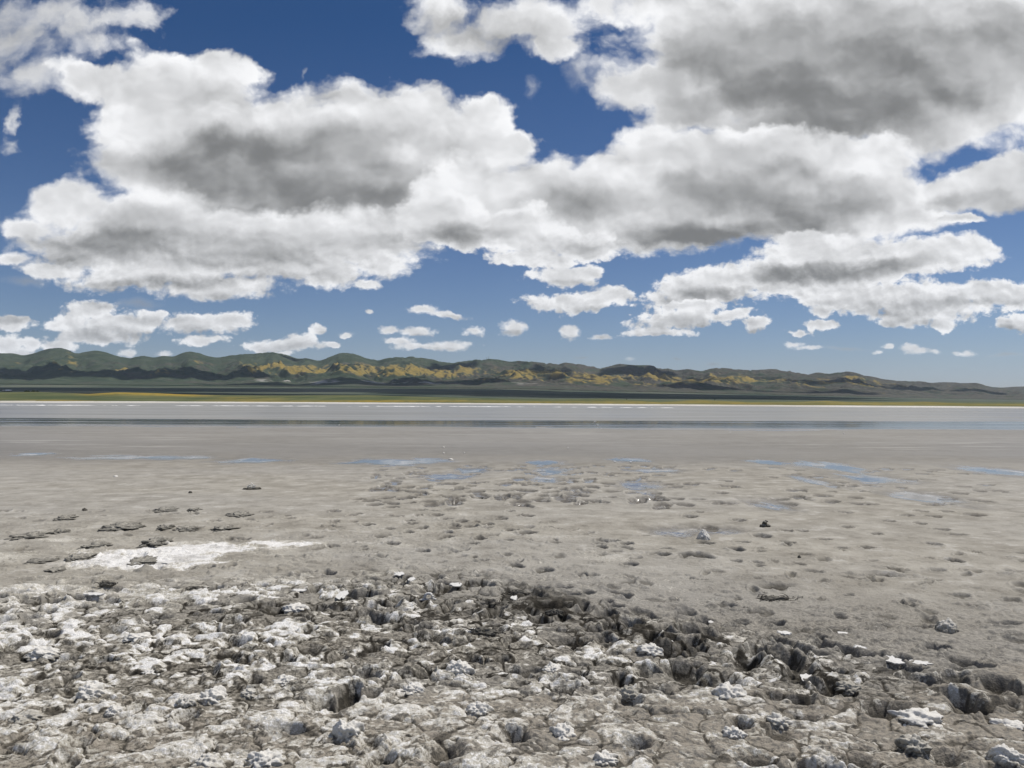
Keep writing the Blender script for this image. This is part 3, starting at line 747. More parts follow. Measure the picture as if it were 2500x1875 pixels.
mot = g.noise(g.v('MULTIPLY', pos, (0.8, 0.8, 1)), 3.4, 7, 0.74)
mud = g.mix(g.m('MULTIPLY', g.ramp(mot, 0.50, 0.62), g.m('MULTIPLY', g.ramp(dist, 5.5, 8), g.ramp(dist, 16, 26, 0.40, 0.10))), mud, (0.135, 0.122, 0.100, 1))
mud = g.mix(g.m('MULTIPLY', g.ramp(mot, 0.47, 0.34), g.m('MULTIPLY', g.ramp(dist, 5.5, 8), g.ramp(dist, 14, 24, 0.62, 0.10))), mud, (0.42, 0.40, 0.36, 1))
c_ = g.mix(m2[1], mud, gr)
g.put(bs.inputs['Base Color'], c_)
rgh = g.m('ADD', g.ramp(m1[2], 0.0, 0.6, 0.92, 0.46, 'LINEAR'), g.m('MULTIPLY', g.ramp(m1[2], 0.6, 1.0), -0.30))
g.put(bs.inputs['Roughness'], rgh)
g.put(bs.inputs['Specular IOR Level'], g.m('ADD', 0.12, g.m('ADD', g.m('MULTIPLY', m1[2], 0.12), g.m('MULTIPLY', g.ramp(m1[2], 0.6, 1.0), 0.12))))
bmp = g.node('ShaderNodeBump'); bmp.inputs['Strength'].default_value = 0.8; bmp.inputs['Distance'].default_value = 0.014
hb = g.m('MULTIPLY', g.m('MULTIPLY', g.m('ADD', nC, g.m('MULTIPLY', nD, 0.35)), g.m('SUBTRACT', 1.02, m1[2])), g.ramp(dist, 6, 9, 1.0, 0.45))
g.put(bmp.inputs['Height'], hb)
g.put(bs.inputs['Normal'], bmp.outputs[0])
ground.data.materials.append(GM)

# ------------------------------------------------------------------ lake water
wy_ = np.concatenate([np.linspace(13, 60, 60), np.linspace(62, 275, 120)]); wu = np.linspace(-1.6, 1.6, 200)
WY, WU = np.meshgrid(wy_, wu, indexing='ij')
water = grid_mesh('water', WU * WY, WY, np.zeros_like(WY), flip=True)
tag(water, kind='structure')
WM, w, wb = material('lake_water')
wp = w.node('ShaderNodeTexCoord').outputs['Object']
wx_, wyy, wz = w.sep(wp)
wline = w.m('ADD', wyy, w.m('MULTIPLY', w.m('SUBTRACT', w.noise(w.v('MULTIPLY', wp, (0.3, 1, 1)), 0.06, 3, 0.5), 0.5), 14))
windy = w.ramp(wline, 61, 62)                       # beyond this line the wind ruffles the water
rip = w.noise(w.v('MULTIPLY', wp, (0.55, 1, 1)), 5.0, 3, 0.6)
cat = w.noise(w.v('MULTIPLY', wp, (0.12, 1, 1)), 0.10, 4, 0.6)
shal = w.ramp(w.m('ADD', wline, w.m('MULTIPLY', cat, 10)), 48, 56)
silt = w.mix(w.ramp(wyy, 30, 40), (0.135, 0.130, 0.122, 1), (0.205, 0.188, 0.166, 1))
silt = w.mix(shal, silt, (0.058, 0.056, 0.050, 1))
silt = w.mix(windy, silt, w.mix(w.ramp(cat, 0.35, 0.65), (0.175, 0.168, 0.150, 1), (0.225, 0.215, 0.190, 1)))
w.put(wb.inputs['Base Color'], silt)
w.put(wb.inputs['Roughness'], w.m('ADD', w.m('MULTIPLY_ADD', windy, 0.22, w.m('MULTIPLY_ADD', w.ramp(w.noise(w.v('MULTIPLY', wp, (0.10, 1, 1)), 0.35, 4, 0.6), 0.5, 0.62), 0.16, 0.06)), w.m('MULTIPLY', w.m('SUBTRACT', 1.0, shal), 0.10)))
wb.inputs['IOR'].default_value = 1.333
b2 = w.node('ShaderNodeBump'); b2.inputs['Distance'].default_value = 0.02
w.put(b2.inputs['Strength'], w.m('MULTIPLY_ADD', windy, 0.55, 0.02))
w.put(b2.inputs['Height'], rip); w.put(wb.inputs['Normal'], b2.outputs[0])
water.data.materials.append(WM)

# ------------------------------------------------------------------ hills
def crops(i, pts): return [(625 * i + u * 0.28255, 820 + v * 0.28255) for u, v in pts]
sky_pts = crops(0, [(-3000, 170), (-1200, 120), (0, 145), (110, 150), (215, 168), (330, 135), (420, 108), (510, 100), (570, 110), (660, 150), (740, 137), (825, 124), (900, 138), (1000, 162), (1115, 195), (1220, 168), (1335, 188), (1400, 170), (1500, 180), (1560, 150), (1640, 130), (1700, 140), (1790, 168), (1885, 188), (1960, 172), (2060, 155), (2190, 152)]) \
    + crops(1, [(0, 150), (130, 135), (200, 140), (300, 175), (370, 198), (430, 190), (540, 217), (620, 180), (700, 152), (770, 143), (840, 152), (920, 178), (1050, 212), (1130, 192), (1210, 180), (1345, 176), (1440, 190), (1560, 208), (1700, 226), (1760, 215), (1870, 203), (1990, 196), (2100, 204), (2200, 213)]) \
    + crops(2, [(0, 215), (60, 213), (100, 222), (130, 216), (280, 233), (450, 228), (560, 242), (680, 252), (740, 270), (800, 265), (905, 235), (990, 247), (1080, 253), (1200, 252), (1290, 280), (1350, 278), (1425, 298), (1510, 285), (1580, 292), (1630, 307), (1700, 285), (1770, 273), (1870, 280), (2000, 293), (2120, 293), (2200, 288)]) \
    + crops(3, [(0, 287), (50, 284), (140, 295), (250, 308), (380, 318), (430, 313), (480, 322), (535, 329), (600, 313), (680, 305), (750, 315), (830, 340), (950, 360), (1040, 380), (1250, 387), (1400, 395), (1600, 402), (1810, 403), (1880, 425), (1920, 440), (2020, 447), (2110, 440), (2212, 437), (3400, 470), (5200, 480)])
sx_ = np.array([p[0] for p in sky_pts]); sy_ = np.array([p[1] for p in sky_pts])
hu = np.linspace(-1.25, 1.25, 1900); NT = 330
ht = np.linspace(0, 1, NT)
T, HU = np.meshgrid(ht, hu, indexing='ij')
HY = 5000 + T * 4700
HX = HU * HY
hpx = 1250 + 1944 * HU
# smooth the skyline a little so the crest has no corners
fine_px = np.linspace(-1400, 4000, 5401)
raw = np.interp(fine_px, sx_, sy_)
ker = np.hanning(27); ker /= ker.sum()
raw = np.convolve(np.pad(raw, 13, 'edge'), ker, 'valid')
e_sky = (HOR(hpx) - np.interp(hpx, fine_px, raw)) / 1944
e_b = np.interp(hpx, [-900, 0, 625, 1250, 1700, 1875, 2200, 2500, 3400], [36, 34, 31, 28, 19, 16, 9, 5, 5]) / 1944
crest_t = 0.84 + 0.05 * fbm(HU * 4, T * 0 + 3.3, 201, 3)
wX = HX + 260 * fbm(HX / 900, HY / 900, 205, 3); wY = HY + 260 * fbm(HX / 900, HY / 900, 209, 3)
spur = ridged(wX / 620 + wY / 2600, wY / 1500, 213, 5, 0.52)
spur2 = ridged(wX / 210 + wY / 700, wY / 420, 219, 4, 0.55)
frontr = 0.40 + 0.17 * fbm(HU * 7, T * 0 + 9.1, 223, 3)
fh = np.interp(hpx, [-200, 0, 300, 600, 900, 1250, 1600, 2000, 2500, 3000], [.58, .60, .56, .60, .50, .46, .42, .40, .40, .4])
bump_f = np.exp(-((T - frontr) / 0.20) ** 2)
back = sstep(0.40, 1.0, T / crest_t) ** 1.15
rise = sstep(0.04, 0.32, T)
p_ = 0.80 * fh * np.maximum(bump_f, rise * 0.55) + back * (1 - 0.62 * fh * bump_f) * 0.95
smooth_back = np.interp(hpx, [0, 900, 1300, 2500], [0.35, 0.5, 1, 1])
amp_ = rise * (0.16 + 0.30 * np.exp(-((T - 0.42) / 0.28) ** 2)) * (1 - (1 - smooth_back) * sstep(.55, .8, T))
amp_ = amp_ * np.interp(hpx, [0, 500, 750], [.60, .65, 1])
p_ = p_ + amp_ * (spur - 0.42) * 1.6 + amp_ * 0.65 * (spur2 - 0.4)
p_ = p_ * sstep(0, 0.10, T)
pm = p_.max(axis=0)
E = e_b + (e_sky - e_b) * p_ / pm[None, :]
drop = sstep(crest_t + 0.02, 1.0, T)
E = E - drop * 0.02
HZ = CAM_H + E * HY
# the very edge of the sheet dips below the plain
HZ[0, :] -= 25; HZ[-1, :] -= 200
Ef = (E - e_b) / np.maximum(e_sky - e_b, 1e-4)      # 0 foot .. 1 skyline
nx = np.gradient(HZ, axis=1) / np.gradient(HX, axis=1)
lit = -nx     # slope that faces right, towards the sun, is where flowers grow thick
fp = fbm(wX / 420, wY / 420, 231, 5, .6)
fp2 = fbm(wX / 130, wY / 130, 237, 4, .6)
cband = np.interp(hpx, [0, 560, 660, 900, 1200, 1900, 2150, 2250, 2500], [.25, .35, 1.0, 1.25, 1.30, 1.25, 1.15, .45, .3])
eband = np.exp(-((Ef - np.interp(hpx, [0, 900, 1300, 2000, 2500], [.62, .56, .52, .58, .75])) / 0.26) ** 2)
yel = sstep(0.06, 0.42, -0.72 + cband * eband * 0.72 + 0.75 * fp + 0.45 * fp2 + 0.55 * np.clip(lit, -.6, .6) + 0.9 * (spur - .42))
wht = sstep(0.05, 0.3, -0.40 + 0.8 * fbm(wX / 260, wY / 160, 241, 4, .6) + 0.55 * np.exp(-((Ef - .16) / .09) ** 2) * np.exp(-((hpx - 850) / 330) ** 2) + 0.30 * np.exp(-((Ef - .14) / .1) ** 2) * np.exp(-((hpx - 1330) / 120) ** 2))
brn = sstep(-0.3, 0.4, fp2 + 0.6 * fbm(wX / 700, wY / 500, 251, 3) + np.interp(hpx, [0, 900, 1300, 2500], [-.35, -.1, .2, .35]) - 0.5 * sstep(.7, 1, Ef) * (hpx < 1300))
hills = grid_mesh('hills', HX, HY, HZ, {'mask': (yel, brn, wht)})
tag(hills, kind='structure'); print('hills', time.time() - T0)
HM, h, hb_ = material('hill_grass')
hp = h.node('ShaderNodeTexCoord').outputs['Object']
ha = attr(h, 'mask')
h1 = h.noise(hp, 0.006, 6, 0.62); h2 = h.noise(hp, 0.03, 4, 0.6)
hc = h.mix(h.ramp(h1, 0.35, 0.65), (0.036, 0.052, 0.034, 1), (0.060, 0.075, 0.050, 1))
hc = h.mix(ha[1], hc, h.mix(h.ramp(h2, 0.35, 0.65), (0.048, 0.048, 0.040, 1), (0.090, 0.084, 0.068, 1)))
hc = h.mix(ha[0], hc, h.mix(h.ramp(h2, 0.3, 0.7), (0.26, 0.19, 0.055, 1), (0.16, 0.132, 0.052, 1)))
hc = h.mix(h.m('MULTIPLY', ha[2], 0.8), hc, (0.40, 0.38, 0.35, 1))
h.put(hb_.inputs['Base Color'], hc)
hb_.inputs['Roughness'].default_value = 0.95; hb_.inputs['Specular IOR Level'].default_value = 0.05
b3 = h.node('ShaderNodeBump'); b3.inputs['Strength'].default_value = 0.6; b3.inputs['Distance'].default_value = 12
h.put(b3.inputs['Height'], h1); h.put(hb_.inputs['Normal'], b3.outputs[0])
hills.data.materials.append(HM)

def hill_z(px, t):
    """point on the hills for a bearing and a depth 0..1"""
    j = int(np.clip(np.searchsorted(hu, (px - 1250) / 1944), 0, len(hu) - 1)); i = int(t * (NT - 1))
    return HX[i, j], HY[i, j], HZ[i, j]

# ------------------------------------------------------------------ unseen clouds added above the frame, shaped to shade the plain and hills
CM, cn, cb = material('shade_cloud_white')
cb.inputs['Base Color'].default_value = (0.9, 0.9, 0.9, 1); cb.inputs['Roughness'].default_value = 1.0; cb.inputs['Specular IOR Level'].default_value = 0.0
ALT = 6800.0
def shade_cloud(parts, seed):
    """parts: (x, y, rx, ry) of the shade it throws on the land, metres; z of that land"""
    bm = bmesh.new()
    rg = random.Random(seed)
    for (x, y, rx, ry, z) in parts:
        t = (ALT - z) / sun_dir.z
        cx, cy_ = x + sun_dir.x * t, y + sun_dir.y * t
        res = bmesh.ops.create_icosphere(bm, subdivisions=5, radius=1.0)
        vs = res['verts']
        P = np.array([v.co[:] for v in vs])
        an = np.arctan2(P[:, 1], P[:, 0]); n1 = fbm(P[:, 0] * 1.6 + seed, P[:, 1] * 1.6 + P[:, 2] * 0.9, seed, 4, .6)
        n2 = fbm(P[:, 0] * 5 + seed, P[:, 1] * 5 + P[:, 2] * 3, seed + 5, 3, .6)
        k = 1 + 0.45 * n1 + 0.16 * n2
        for v, kk, q in zip(vs, k, P):
            hgt = 0.30 if q[2] > 0 else 0.07
            v.co = (cx + q[0] * rx * kk, cy_ + q[1] * ry * kk, ALT + q[2] * min(rx, ry) * hgt * kk)
    me = bpy.data.meshes.new('shade_cloud'); bm.to_mesh(me); bm.free()
    for p in me.polygons: p.use_smooth = True
    me.materials.append(CM)
    o = bpy.data.objects.new('shade_cloud', me); col.objects.link(o)
    tag(o, kind='stuff')
    return o
def hs(px, t, rx, ry):
    x, y, z = hill_z(px, t); return (x, y, rx, ry, z)
def ps(px, y, rx, ry): return ((px - 1250) / 1944 * y, y, rx, ry, 30)
shade_cloud([hs(60, .35, 900, 620), hs(260, .33, 800, 560), hs(440, .36, 560, 420), hs(520, .30, 420, 300)], 1)
shade_cloud([hs(900, .14, 420, 260), hs(700, .10, 500, 200), hs(1010, .20, 300, 220), hs(1120, .22, 360, 240)], 2)
shade_cloud([hs(1330, .62, 330, 330), hs(1100, .70, 260, 260), hs(1560, .72, 420, 360), hs(1650, .60, 260, 240)], 3)
shade_cloud([hs(1750, .22, 520, 220), hs(1880, .20, 420, 200), hs(2010, .18, 420, 180)], 4)
shade_cloud([hs(2060, .55, 520, 520), hs(2200, .50, 420, 420), hs(2350, .45, 520, 300)], 5)
shade_cloud([ps(200, 3300, 900, 900), ps(620, 3600, 900, 800), ps(1000, 4200, 700, 600), ps(80, 1900, 500, 500), ps(560, 1700, 400, 420)], 6)
shade_cloud([ps(1500, 3200, 900, 900), ps(1800, 3600, 700, 600), ps(1650, 1900, 450, 500), ps(1250, 2600, 400, 400)], 7)
shade_cloud([hs(720, .80, 200, 140), hs(480, .92, 420, 160), hs(150, .85, 300, 160)], 8)

# ------------------------------------------------------------------ air
def haze_box():
    bm = bmesh.new()
    bmesh.ops.create_cube(bm, size=1.0)
    for v in bm.verts: v.co = (v.co.x * 64000, v.co.y * 64000, 560 + v.co.z * (1130))
    me = bpy.data.meshes.new('haze'); bm.to_mesh(me); bm.free()
    o = bpy.data.objects.new('haze', me); col.objects.link(o)
    m = bpy.data.materials.new('air'); m.use_nodes = True; m.node_tree.nodes.clear()
    v = m.node_tree.nodes.new('ShaderNodeVolumePrincipled'); oo = m.node_tree.nodes.new('ShaderNodeOutputMaterial')
    v.inputs['Density'].default_value = 1.6e-5; v.inputs['Color'].default_value = (0.72, 0.84, 1.0, 1); v.inputs['Anisotropy'].default_value = 0.0
    m.node_tree.links.new(v.outputs[0], oo.inputs['Volume'])
    me.materials.append(m)
    tag(o, kind='stuff')
HAZE = True
if HAZE: haze_box()

# ------------------------------------------------------------------ single things
def ground_z(x, y):
    i = min(np.searchsorted(rad, math.hypot(x, y)), len(rad) - 1); j = min(np.searchsorted(az, math.atan2(x, y)), len(az) - 1)
    return float(Z[i, j])
def spot(px, py):
    """point of the real, uneven ground seen at that pixel"""
    d = ray(px, py); t = -CAM_H / d.z if d.z < 0 else 100
    for _ in range(6):
        z = ground_z(d.x * t, d.y * t); t = t + 0.7 * ((z - CAM_H) / d.z - t)
    return Vector((d.x * t, d.y * t, ground_z(d.x * t, d.y * t)))

CR, k_, kb = material('salt_crusted_mud')
kp = k_.node('ShaderNodeTexCoord').outputs['Object']; km = attr(k_, 'mask')
k1 = k_.noise(kp, 45, 5, 0.65); k2 = k_.noise(kp, 160, 3, 0.6)
kc = k_.mix(k1, (0.030, 0.027, 0.022, 1), (0.145, 0.135, 0.112, 1))
kc = k_.mix(km[1], kc, k_.mix(k1, (0.16, 0.15, 0.13, 1), (0.27, 0.26, 0.23, 1)))
ks = k_.m('ADD', km[0], k_.m('MULTIPLY', k_.m('SUBTRACT', k1, 0.5), 0.7))
kc = k_.mix(k_.ramp(ks, 0.15, 0.50), kc, (0.33, 0.31, 0.265, 1))
kc = k_.mix(k_.ramp(ks, 0.55, 1.0), kc, k_.mix(k2, (0.40, 0.38, 0.335, 1), (0.74, 0.72, 0.68, 1)))
k_.put(kb.inputs['Base Color'], kc); kb.inputs['Roughness'].default_value = 0.9; kb.inputs['Specular IOR Level'].default_value = 0.15
kbm = k_.node('ShaderNodeBump'); kbm.inputs['Strength'].default_value = 0.5; kbm.inputs['Distance'].default_value = 0.006
k_.put(kbm.inputs['Height'], k_.m('ADD', k1, k_.m('MULTIPLY', k2, 0.5))); k_.put(kb.inputs['Normal'], kbm.outputs[0])

def lump_mesh(name, rx, ry, rz, seed, salt=0.5, light=0.0, sub=5, rag=0.35, cone=0.0, flat=0.25):
    bm = bmesh.new(); bmesh.ops.create_icosphere(bm, subdivisions=sub, radius=1.0)
    P = np.array([v.co[:] for v in bm.verts])
    o1, o2 = seed * 3.7, seed * 1.9
    n1 = fbm(P[:, 0] * 1.5 + o1, P[:, 1] * 1.5 + P[:, 2] * 1.1 + o2, seed % 90, 3, .6)
    b_, c_1, u1, v1 = worley(P[:, 0] * 2.1 + P[:, 2] * .9 + o1, P[:, 1] * 2.1 - P[:, 2] * 1.3 + o2, seed % 50)
    n2 = ridged(P[:, 0] * 4 + P[:, 2] * 2 + o1, P[:, 1] * 4 + P[:, 2] * 3 + o2, seed % 70, 4, .6) - 0.5
    n3 = fbm(P[:, 0] * 3.3 - o2 + P[:, 2], P[:, 1] * 3.3 + P[:, 2] * 2.3 + o1, seed % 60, 3, .55)
    k = 1 + rag * (0.80 * n1 + 0.34 * n3 + 0.04 * (sstep(0, .5, b_) - .6) + 0.10 * n2)
    Q = P * k[:, None]
    if cone: Q[:, :2] *= (1 - cone * np.clip(Q[:, 2], 0, 1))[:, None]
    Q[:, 2] = np.maximum(Q[:, 2], -flat)
    Q = Q * np.array([rx, ry, rz])
    for v, q in zip(bm.verts, Q): v.co = q
    me = bpy.data.meshes.new(name); bm.to_mesh(me); bm.free()
    for p in me.polygons: p.use_smooth = True
    a = me.attributes.new('mask', 'FLOAT_COLOR', 'POINT')
    nz = P[:, 2] * 0.6 + 0.2 + 0.7 * fbm(P[:, 0] * 3 + o2, P[:, 1] * 3 + P[:, 2] * 2 + o1, 33, 4, .6)
    d = np.ones((len(P), 4), np.float32)
    d[:, 0] = np.clip(sstep(-0.2, 0.8, nz + salt - 0.5) * min(1, salt * 1.6), 0, 1); d[:, 1] = light; d[:, 2] = 0
    a.data.foreach_set('color', d.ravel())
    me.materials.append(CR)
    return me

def lump(name, cat, label, px, py, wpx, hpx, seed, group=None, deep=0.7, sink=0.15, drop=0.0, **kw):
    """py is where it meets the ground; width and height as seen, in photograph pixels"""
    p = spot(px, py); k = p.y / 1944
    rx = wpx * k / 2; rz = hpx * k / (1.0 + sink)
    me = lump_mesh(name, rx, rx * deep, rz, seed, flat=sink + 0.1, **kw)
    o = bpy.data.objects.new(name, me); col.objects.link(o)
    o.location = (p.x, p.y + rx * deep * 0.5, p.z - rz * drop); o.rotation_euler.z = (seed * 0.77) % 0.8 - 0.4
    return tag(o, label, cat, group)

G1 = 'dark mud mounds lying on the flat'
for q in [(282, 1292, 88, 13, 'long low dark mud mound on the grey flat behind the white salt patch'),
          (398, 1292, 34, 15, 'peaked dark mud mound, left one of the touching pair behind the salt patch'),
          (446, 1296, 54, 11, 'low ragged mud mound, right one of the touching pair behind the salt patch'),
          (541, 1294, 52, 11, 'smooth isolated mud mound on the flat, rightmost behind the salt patch'),
          (368, 1331, 68, 20, 'tallest rounded dark mud mound at the back edge of the white salt patch'),
          (224, 1338, 52, 14, 'dark flat-topped mud ledge rising from the left end of the salt patch'),
          (138, 1302, 38, 13, 'small dark dome of mud behind the left end of the salt patch'),
          (62, 1312, 80, 11, 'broad crumbly mud bank near the left edge of the photo'),
          (178, 1368, 66, 13, 'dark jagged mud ridge just left of the salt patch'),
          (335, 1376, 74, 12, 'thin dark slab of mud lying across the white salt patch'),
          (128, 1396, 48, 10, 'small dark mud slab left below the salt patch'),
          (90, 1372, 52, 8, 'low pale-rimmed mud bank below left of the salt patch'),
          (148, 1268, 50, 9, 'row of small mud bumps far left on the flat'),
          (395, 1247, 60, 7, 'thin dark streak of raised mud far out on the flat at left'),
          (468, 1246, 32, 6, 'short dark mud streak beside the longer one on the left flat'),
          (576, 1259, 60, 9, 'dark crumbled mud bank between left flat and footprint trail')]:
    lump('mud_mound', 'mud mound', q[4], q[0], q[1], q[2], q[3], 40 + q[0], G1, deep=1.6, sink=0.5, drop=0.25, salt=0.25, rag=0.9, light=0.35)

lump('salt_rock', 'rock', 'pale cone-shaped salt-crusted rock standing at the shallow grey puddle', 1720, 1318, 34, 27, 5, deep=0.9, salt=0.75, rag=0.35, cone=0.45, light=0.6)
o = bpy.data.objects.new('mud_heap', None); col.objects.link(o)
p = spot(1868, 1286); o.location = p
tag(o, 'small dark heap of stacked mud lumps on the flat right of the pale cone rock', 'mud heap')
for i, (dx_, dz_, w_) in enumerate([(-.035, .0, .034), (.03, .0, .032), (.0, .012, .036), (-.012, .045, .026), (.012, .06, .020), (.055, .0, .018), (-.06, 0, .016)]):
    me = lump_mesh('lump', w_, w_, w_ * 0.75, 70 + i, salt=0.3, rag=.5, sub=4, flat=0.8)
    c1_ = bpy.data.objects.new('lump', me); col.objects.link(c1_); c1_.parent = o; c1_.location = (dx_, (i % 3) * .02 - .02, dz_ + w_ * .4)
lump('clod', 'clod', 'rounded pale mud clod lying alone on the smooth mud near the right edge', 2317, 1544, 52, 30, 9, deep=0.7, salt=0.5, rag=0.55, light=0.5)
lump('stone', 'stone', 'tiny dark stone alone on the far left flat', 464, 1204, 9, 6, 12, deep=1, salt=0.0, rag=0.3)
lump('stone', 'stone', 'tiny dark stone at the left edge of the mud mounds', 205, 1247, 12, 7, 13, deep=1, salt=0.0, rag=0.4)
lump('stone', 'stone', 'small dark pebble on the pinkish flat below the footprints at right', 1952, 1362, 8, 7, 14, deep=1, salt=0.0, rag=0.4)

G2 = 'salt-crusted lumps in the trampled mud'
for q in [(512, 1712, 66, 50, .7, 'angular grey-white salt-crusted lump with a dark left side, lower left'),
          (450, 1722, 44, 36, .6, 'smaller pale lump touching the left side of the angular grey-white one'),
          (692, 1672, 56, 34, .8, 'lump with a white salt cap hanging over a dark hollow, left of centre'),
          (212, 1700, 60, 44, .8, 'brightest crumbly salt lump beside a dark hole, far left foreground'),
          (272, 1744, 34, 30, .98, 'pure white pointed salt block standing in the lower left mud'),
          (605, 1700, 40, 26, .6, 'small salt lump on brown mud between two larger ones, left foreground'),
          (845, 1810, 64, 62, .8, 'tall white-fronted salt lump low in the middle of the foreground'),
          (640, 1868, 90, 50, .7, 'wide salt lump cut by the bottom edge, left of centre'),
          (505, 1870, 74, 40, .6, 'dark-sided salt lump at the bottom edge, left'),
          (1538, 1730, 66, 46, .45, 'angular grey mud block with a smooth slanted face, right of centre'),
          (1350, 1640, 50, 34, .8, 'crumbly white-topped lump behind the angular grey block'),
          (1590, 1635, 60, 32, .85, 'salt-topped lump left of the large dark hollow'),
          (1785, 1700, 76, 50, .85, 'rounded white-crusted lump right of the large dark hollow'),
          (1795, 1800, 50, 40, .8, 'white lump on the low ridge, lower right foreground'),
          (1375, 1800, 60, 50, .75, 'pointed salt lump beside the long crack at the bottom'),
          (1480, 1860, 60, 34, .7, 'dark-fronted salt lump at the bottom edge, centre right'),
          (2262, 1770, 130, 50, .98, 'largest crystalline white salt mass, right foreground'),
          (2350, 1735, 56, 30, .95, 'small bright salt mass just above right of the largest one'),
          (2480, 1785, 90, 34, .9, 'bright salt crust mass cut by the right edge'),
          (2470, 1868, 70, 44, .95, 'white salt mass in the bottom right corner'),
          (2240, 1830, 70, 50, .5, 'grey crumbly lump with a white top below the largest salt mass'),
          (720, 1490, 60, 26, .9, 'white crumbly salt lump by a dark hole, upper left of the broken crust'),
          (960, 1545, 44, 34, .85, 'white-topped knob between the deep dark holes in the centre'),
          (1120, 1640, 60, 44, .9, 'white salt ridge lump right below the central dark holes'),
          (1010, 1690, 56, 32, .7, 'salt lump beside a small dark pit, centre foreground'),
          (1170, 1740, 54, 40, .7, 'pale lump right of the small dark pit, centre foreground'),
          (330, 1560, 60, 18, .9, 'thin white salt slab over a dark gap, left side of the broken crust'),
          (370, 1640, 50, 14, .95, 'flat white salt flake pile on grey mud, left side'),
          (1905, 1770, 60, 36, .6, 'grey mud lump on the low ridge in the lower right'),
          (100, 1600, 70, 34, .7, 'pale crumbled lump near the left edge, middle of the broken crust'),
          (60, 1760, 70, 30, .5, 'brown salt-speckled lump near the left edge, low in the picture'),
          (2080, 1690, 60, 30, .4, 'grey-brown lump between dark footholes, right side')]:
    lump('salt_lump', 'salt lump', q[5], q[0], q[1], q[2], q[3] * 0.82, 200 + q[0] % 97 + q[1] % 13, G2, deep=1.0, sink=0.5, drop=0.2, salt=q[4] * 0.9, rag=0.75, light=0.55)

# flat white flakes
def flake(px, py, wpx, dpx, seed, label, tilt=0.12, group='flat white salt flakes', name='salt_flake', cat='salt flake'):
    p = spot(px, py); k = p.y / 1944; rx = wpx * k / 2; ry = dpx * p.y * k / CAM_H / 2
    rg = random.Random(seed); n = 22
    bm = bmesh.new(); th = 0.003 + 0.015 * rx
    ring = []
    for i in range(n):
        a = 6.2832 * i / n; r_ = rg.uniform(.55, 1.15)
        ring.append((rx * r_ * math.cos(a), ry * r_ * math.sin(a)))
    top = [bm.verts.new((x, y, th + rg.uniform(0, .3) * th)) for x, y in ring]; bot = [bm.verts.new((x * .93, y * .93, -th)) for x, y in ring]
    ct = bm.verts.new((0, 0, th * 1.5))
    for i in range(n):
        j = (i + 1) % n
        bm.faces.new((top[i], top[j], ct)); bm.faces.new((top[j], top[i], bot[i], bot[j]))
    bm.faces.new(bot[::-1])
    me = bpy.data.meshes.new(name); bm.to_mesh(me); bm.free(); me.materials.append(WHITE_M)
    o = bpy.data.objects.new(name, me); col.objects.link(o)
    o.location = (p.x, p.y, p.z + th * .6 + 0.004); o.rotation_euler = (tilt * .5, tilt * .3, 0)
    return tag(o, label, cat, group)
WHITE_M, q_, qb = material('white_salt')
qp = q_.node('ShaderNodeTexCoord').outputs['Object']
q_.put(qb.inputs['Base Color'], q_.mix(q_.noise(qp, 70, 4, .6), (0.38, 0.365, 0.335, 1), (0.70, 0.69, 0.665, 1))); qb.inputs['Roughness'].default_value = 0.8
qbm = q_.node('ShaderNodeBump'); qbm.inputs['Strength'].default_value = .6; qbm.inputs['Distance'].default_value = .004
q_.put(qbm.inputs['Height'], q_.noise(qp, 120, 3, .6)); q_.put(qb.inputs['Normal'], qbm.outputs[0])
for q in [(835, 1455, 26, 20, 'white three-cornered salt flake alone on the mud above the deep holes'),
          (1005, 1420, 18, 9, 'small white flake just left of the dark brush clump'),
          (975, 1407, 26, 8, 'white flake resting on a low mound left of the dark brush clump'),
          (1114, 1449, 32, 8, 'bright ragged flake below left of the dark brush clump'),
          (1256, 1462, 18, 11, 'single white flake below right of the dark brush clump'),
          (730, 1446, 38, 6, 'thin white flake among mud lumps, upper left of the deep holes'),
          (973, 1448, 34, 7, 'pale flat flake left of the ring-shaped white fragment'),
          (1638, 1560, 20, 20, 'white flake on the rim of a dark hole, right of centre'),
          (1977, 1613, 42, 14, 'white flat flake between two dark footholes on the right'),
          (2182, 1650, 50, 22, 'squared white flake beside the long dark hollow at right'),
          (2245, 1622, 60, 12, 'long narrow white flake, right, above the squared one'),
          (1975, 1682, 46, 22, 'white flake patch in front of the round foothole, right'),
          (2100, 1604, 34, 10, 'faint pale flake on smooth mud, right'),
          (2060, 1545, 30, 10, 'pale flake on the smooth mud left of the lone clod'),
          (2150, 1537, 26, 8, 'tiny pale flake nearest the lone clod'),
          (1915, 1548, 40, 8, 'white flake on the pale flat above the dark footholes, right'),
          (1738, 1515, 20, 7, 'small pale flake on the flat above the right hand holes'),
          (410, 1375, 60, 5, 'white flake plate in the middle of the salt patch'),
          (230, 1456, 50, 6, 'white flake strip below the salt patch at left')]:
    flake(q[0], q[1], q[2], q[3], q[0], q[4])
for q in [(1083, 1092, 5, 1.6, 'farther of two tiny white specks on the wet flat in the middle'),
          (1083, 1106, 5, 1.6, 'nearer of two tiny white specks on the wet flat in the middle'),
          (1386, 1093, 4, 1.4, 'tiny white speck alone on the wet flat right of centre'),
          (1100, 1121, 12, 2, 'pale salt speck at the far edge of the bright puddle'),
          (281, 1163, 10, 2.2, 'tiny white speck on the far left flat'),
          (1133, 1105, 4, 1.4, 'faint white speck right of the two in the middle')]:
    lump('salt_speck', 'salt speck', q[4], q[0], q[1] + 1, q[2], q[3] + 1.5, 500 + q[0], 'tiny salt specks far out on the flat', deep=1.5, salt=1.0, sub=3, light=1)

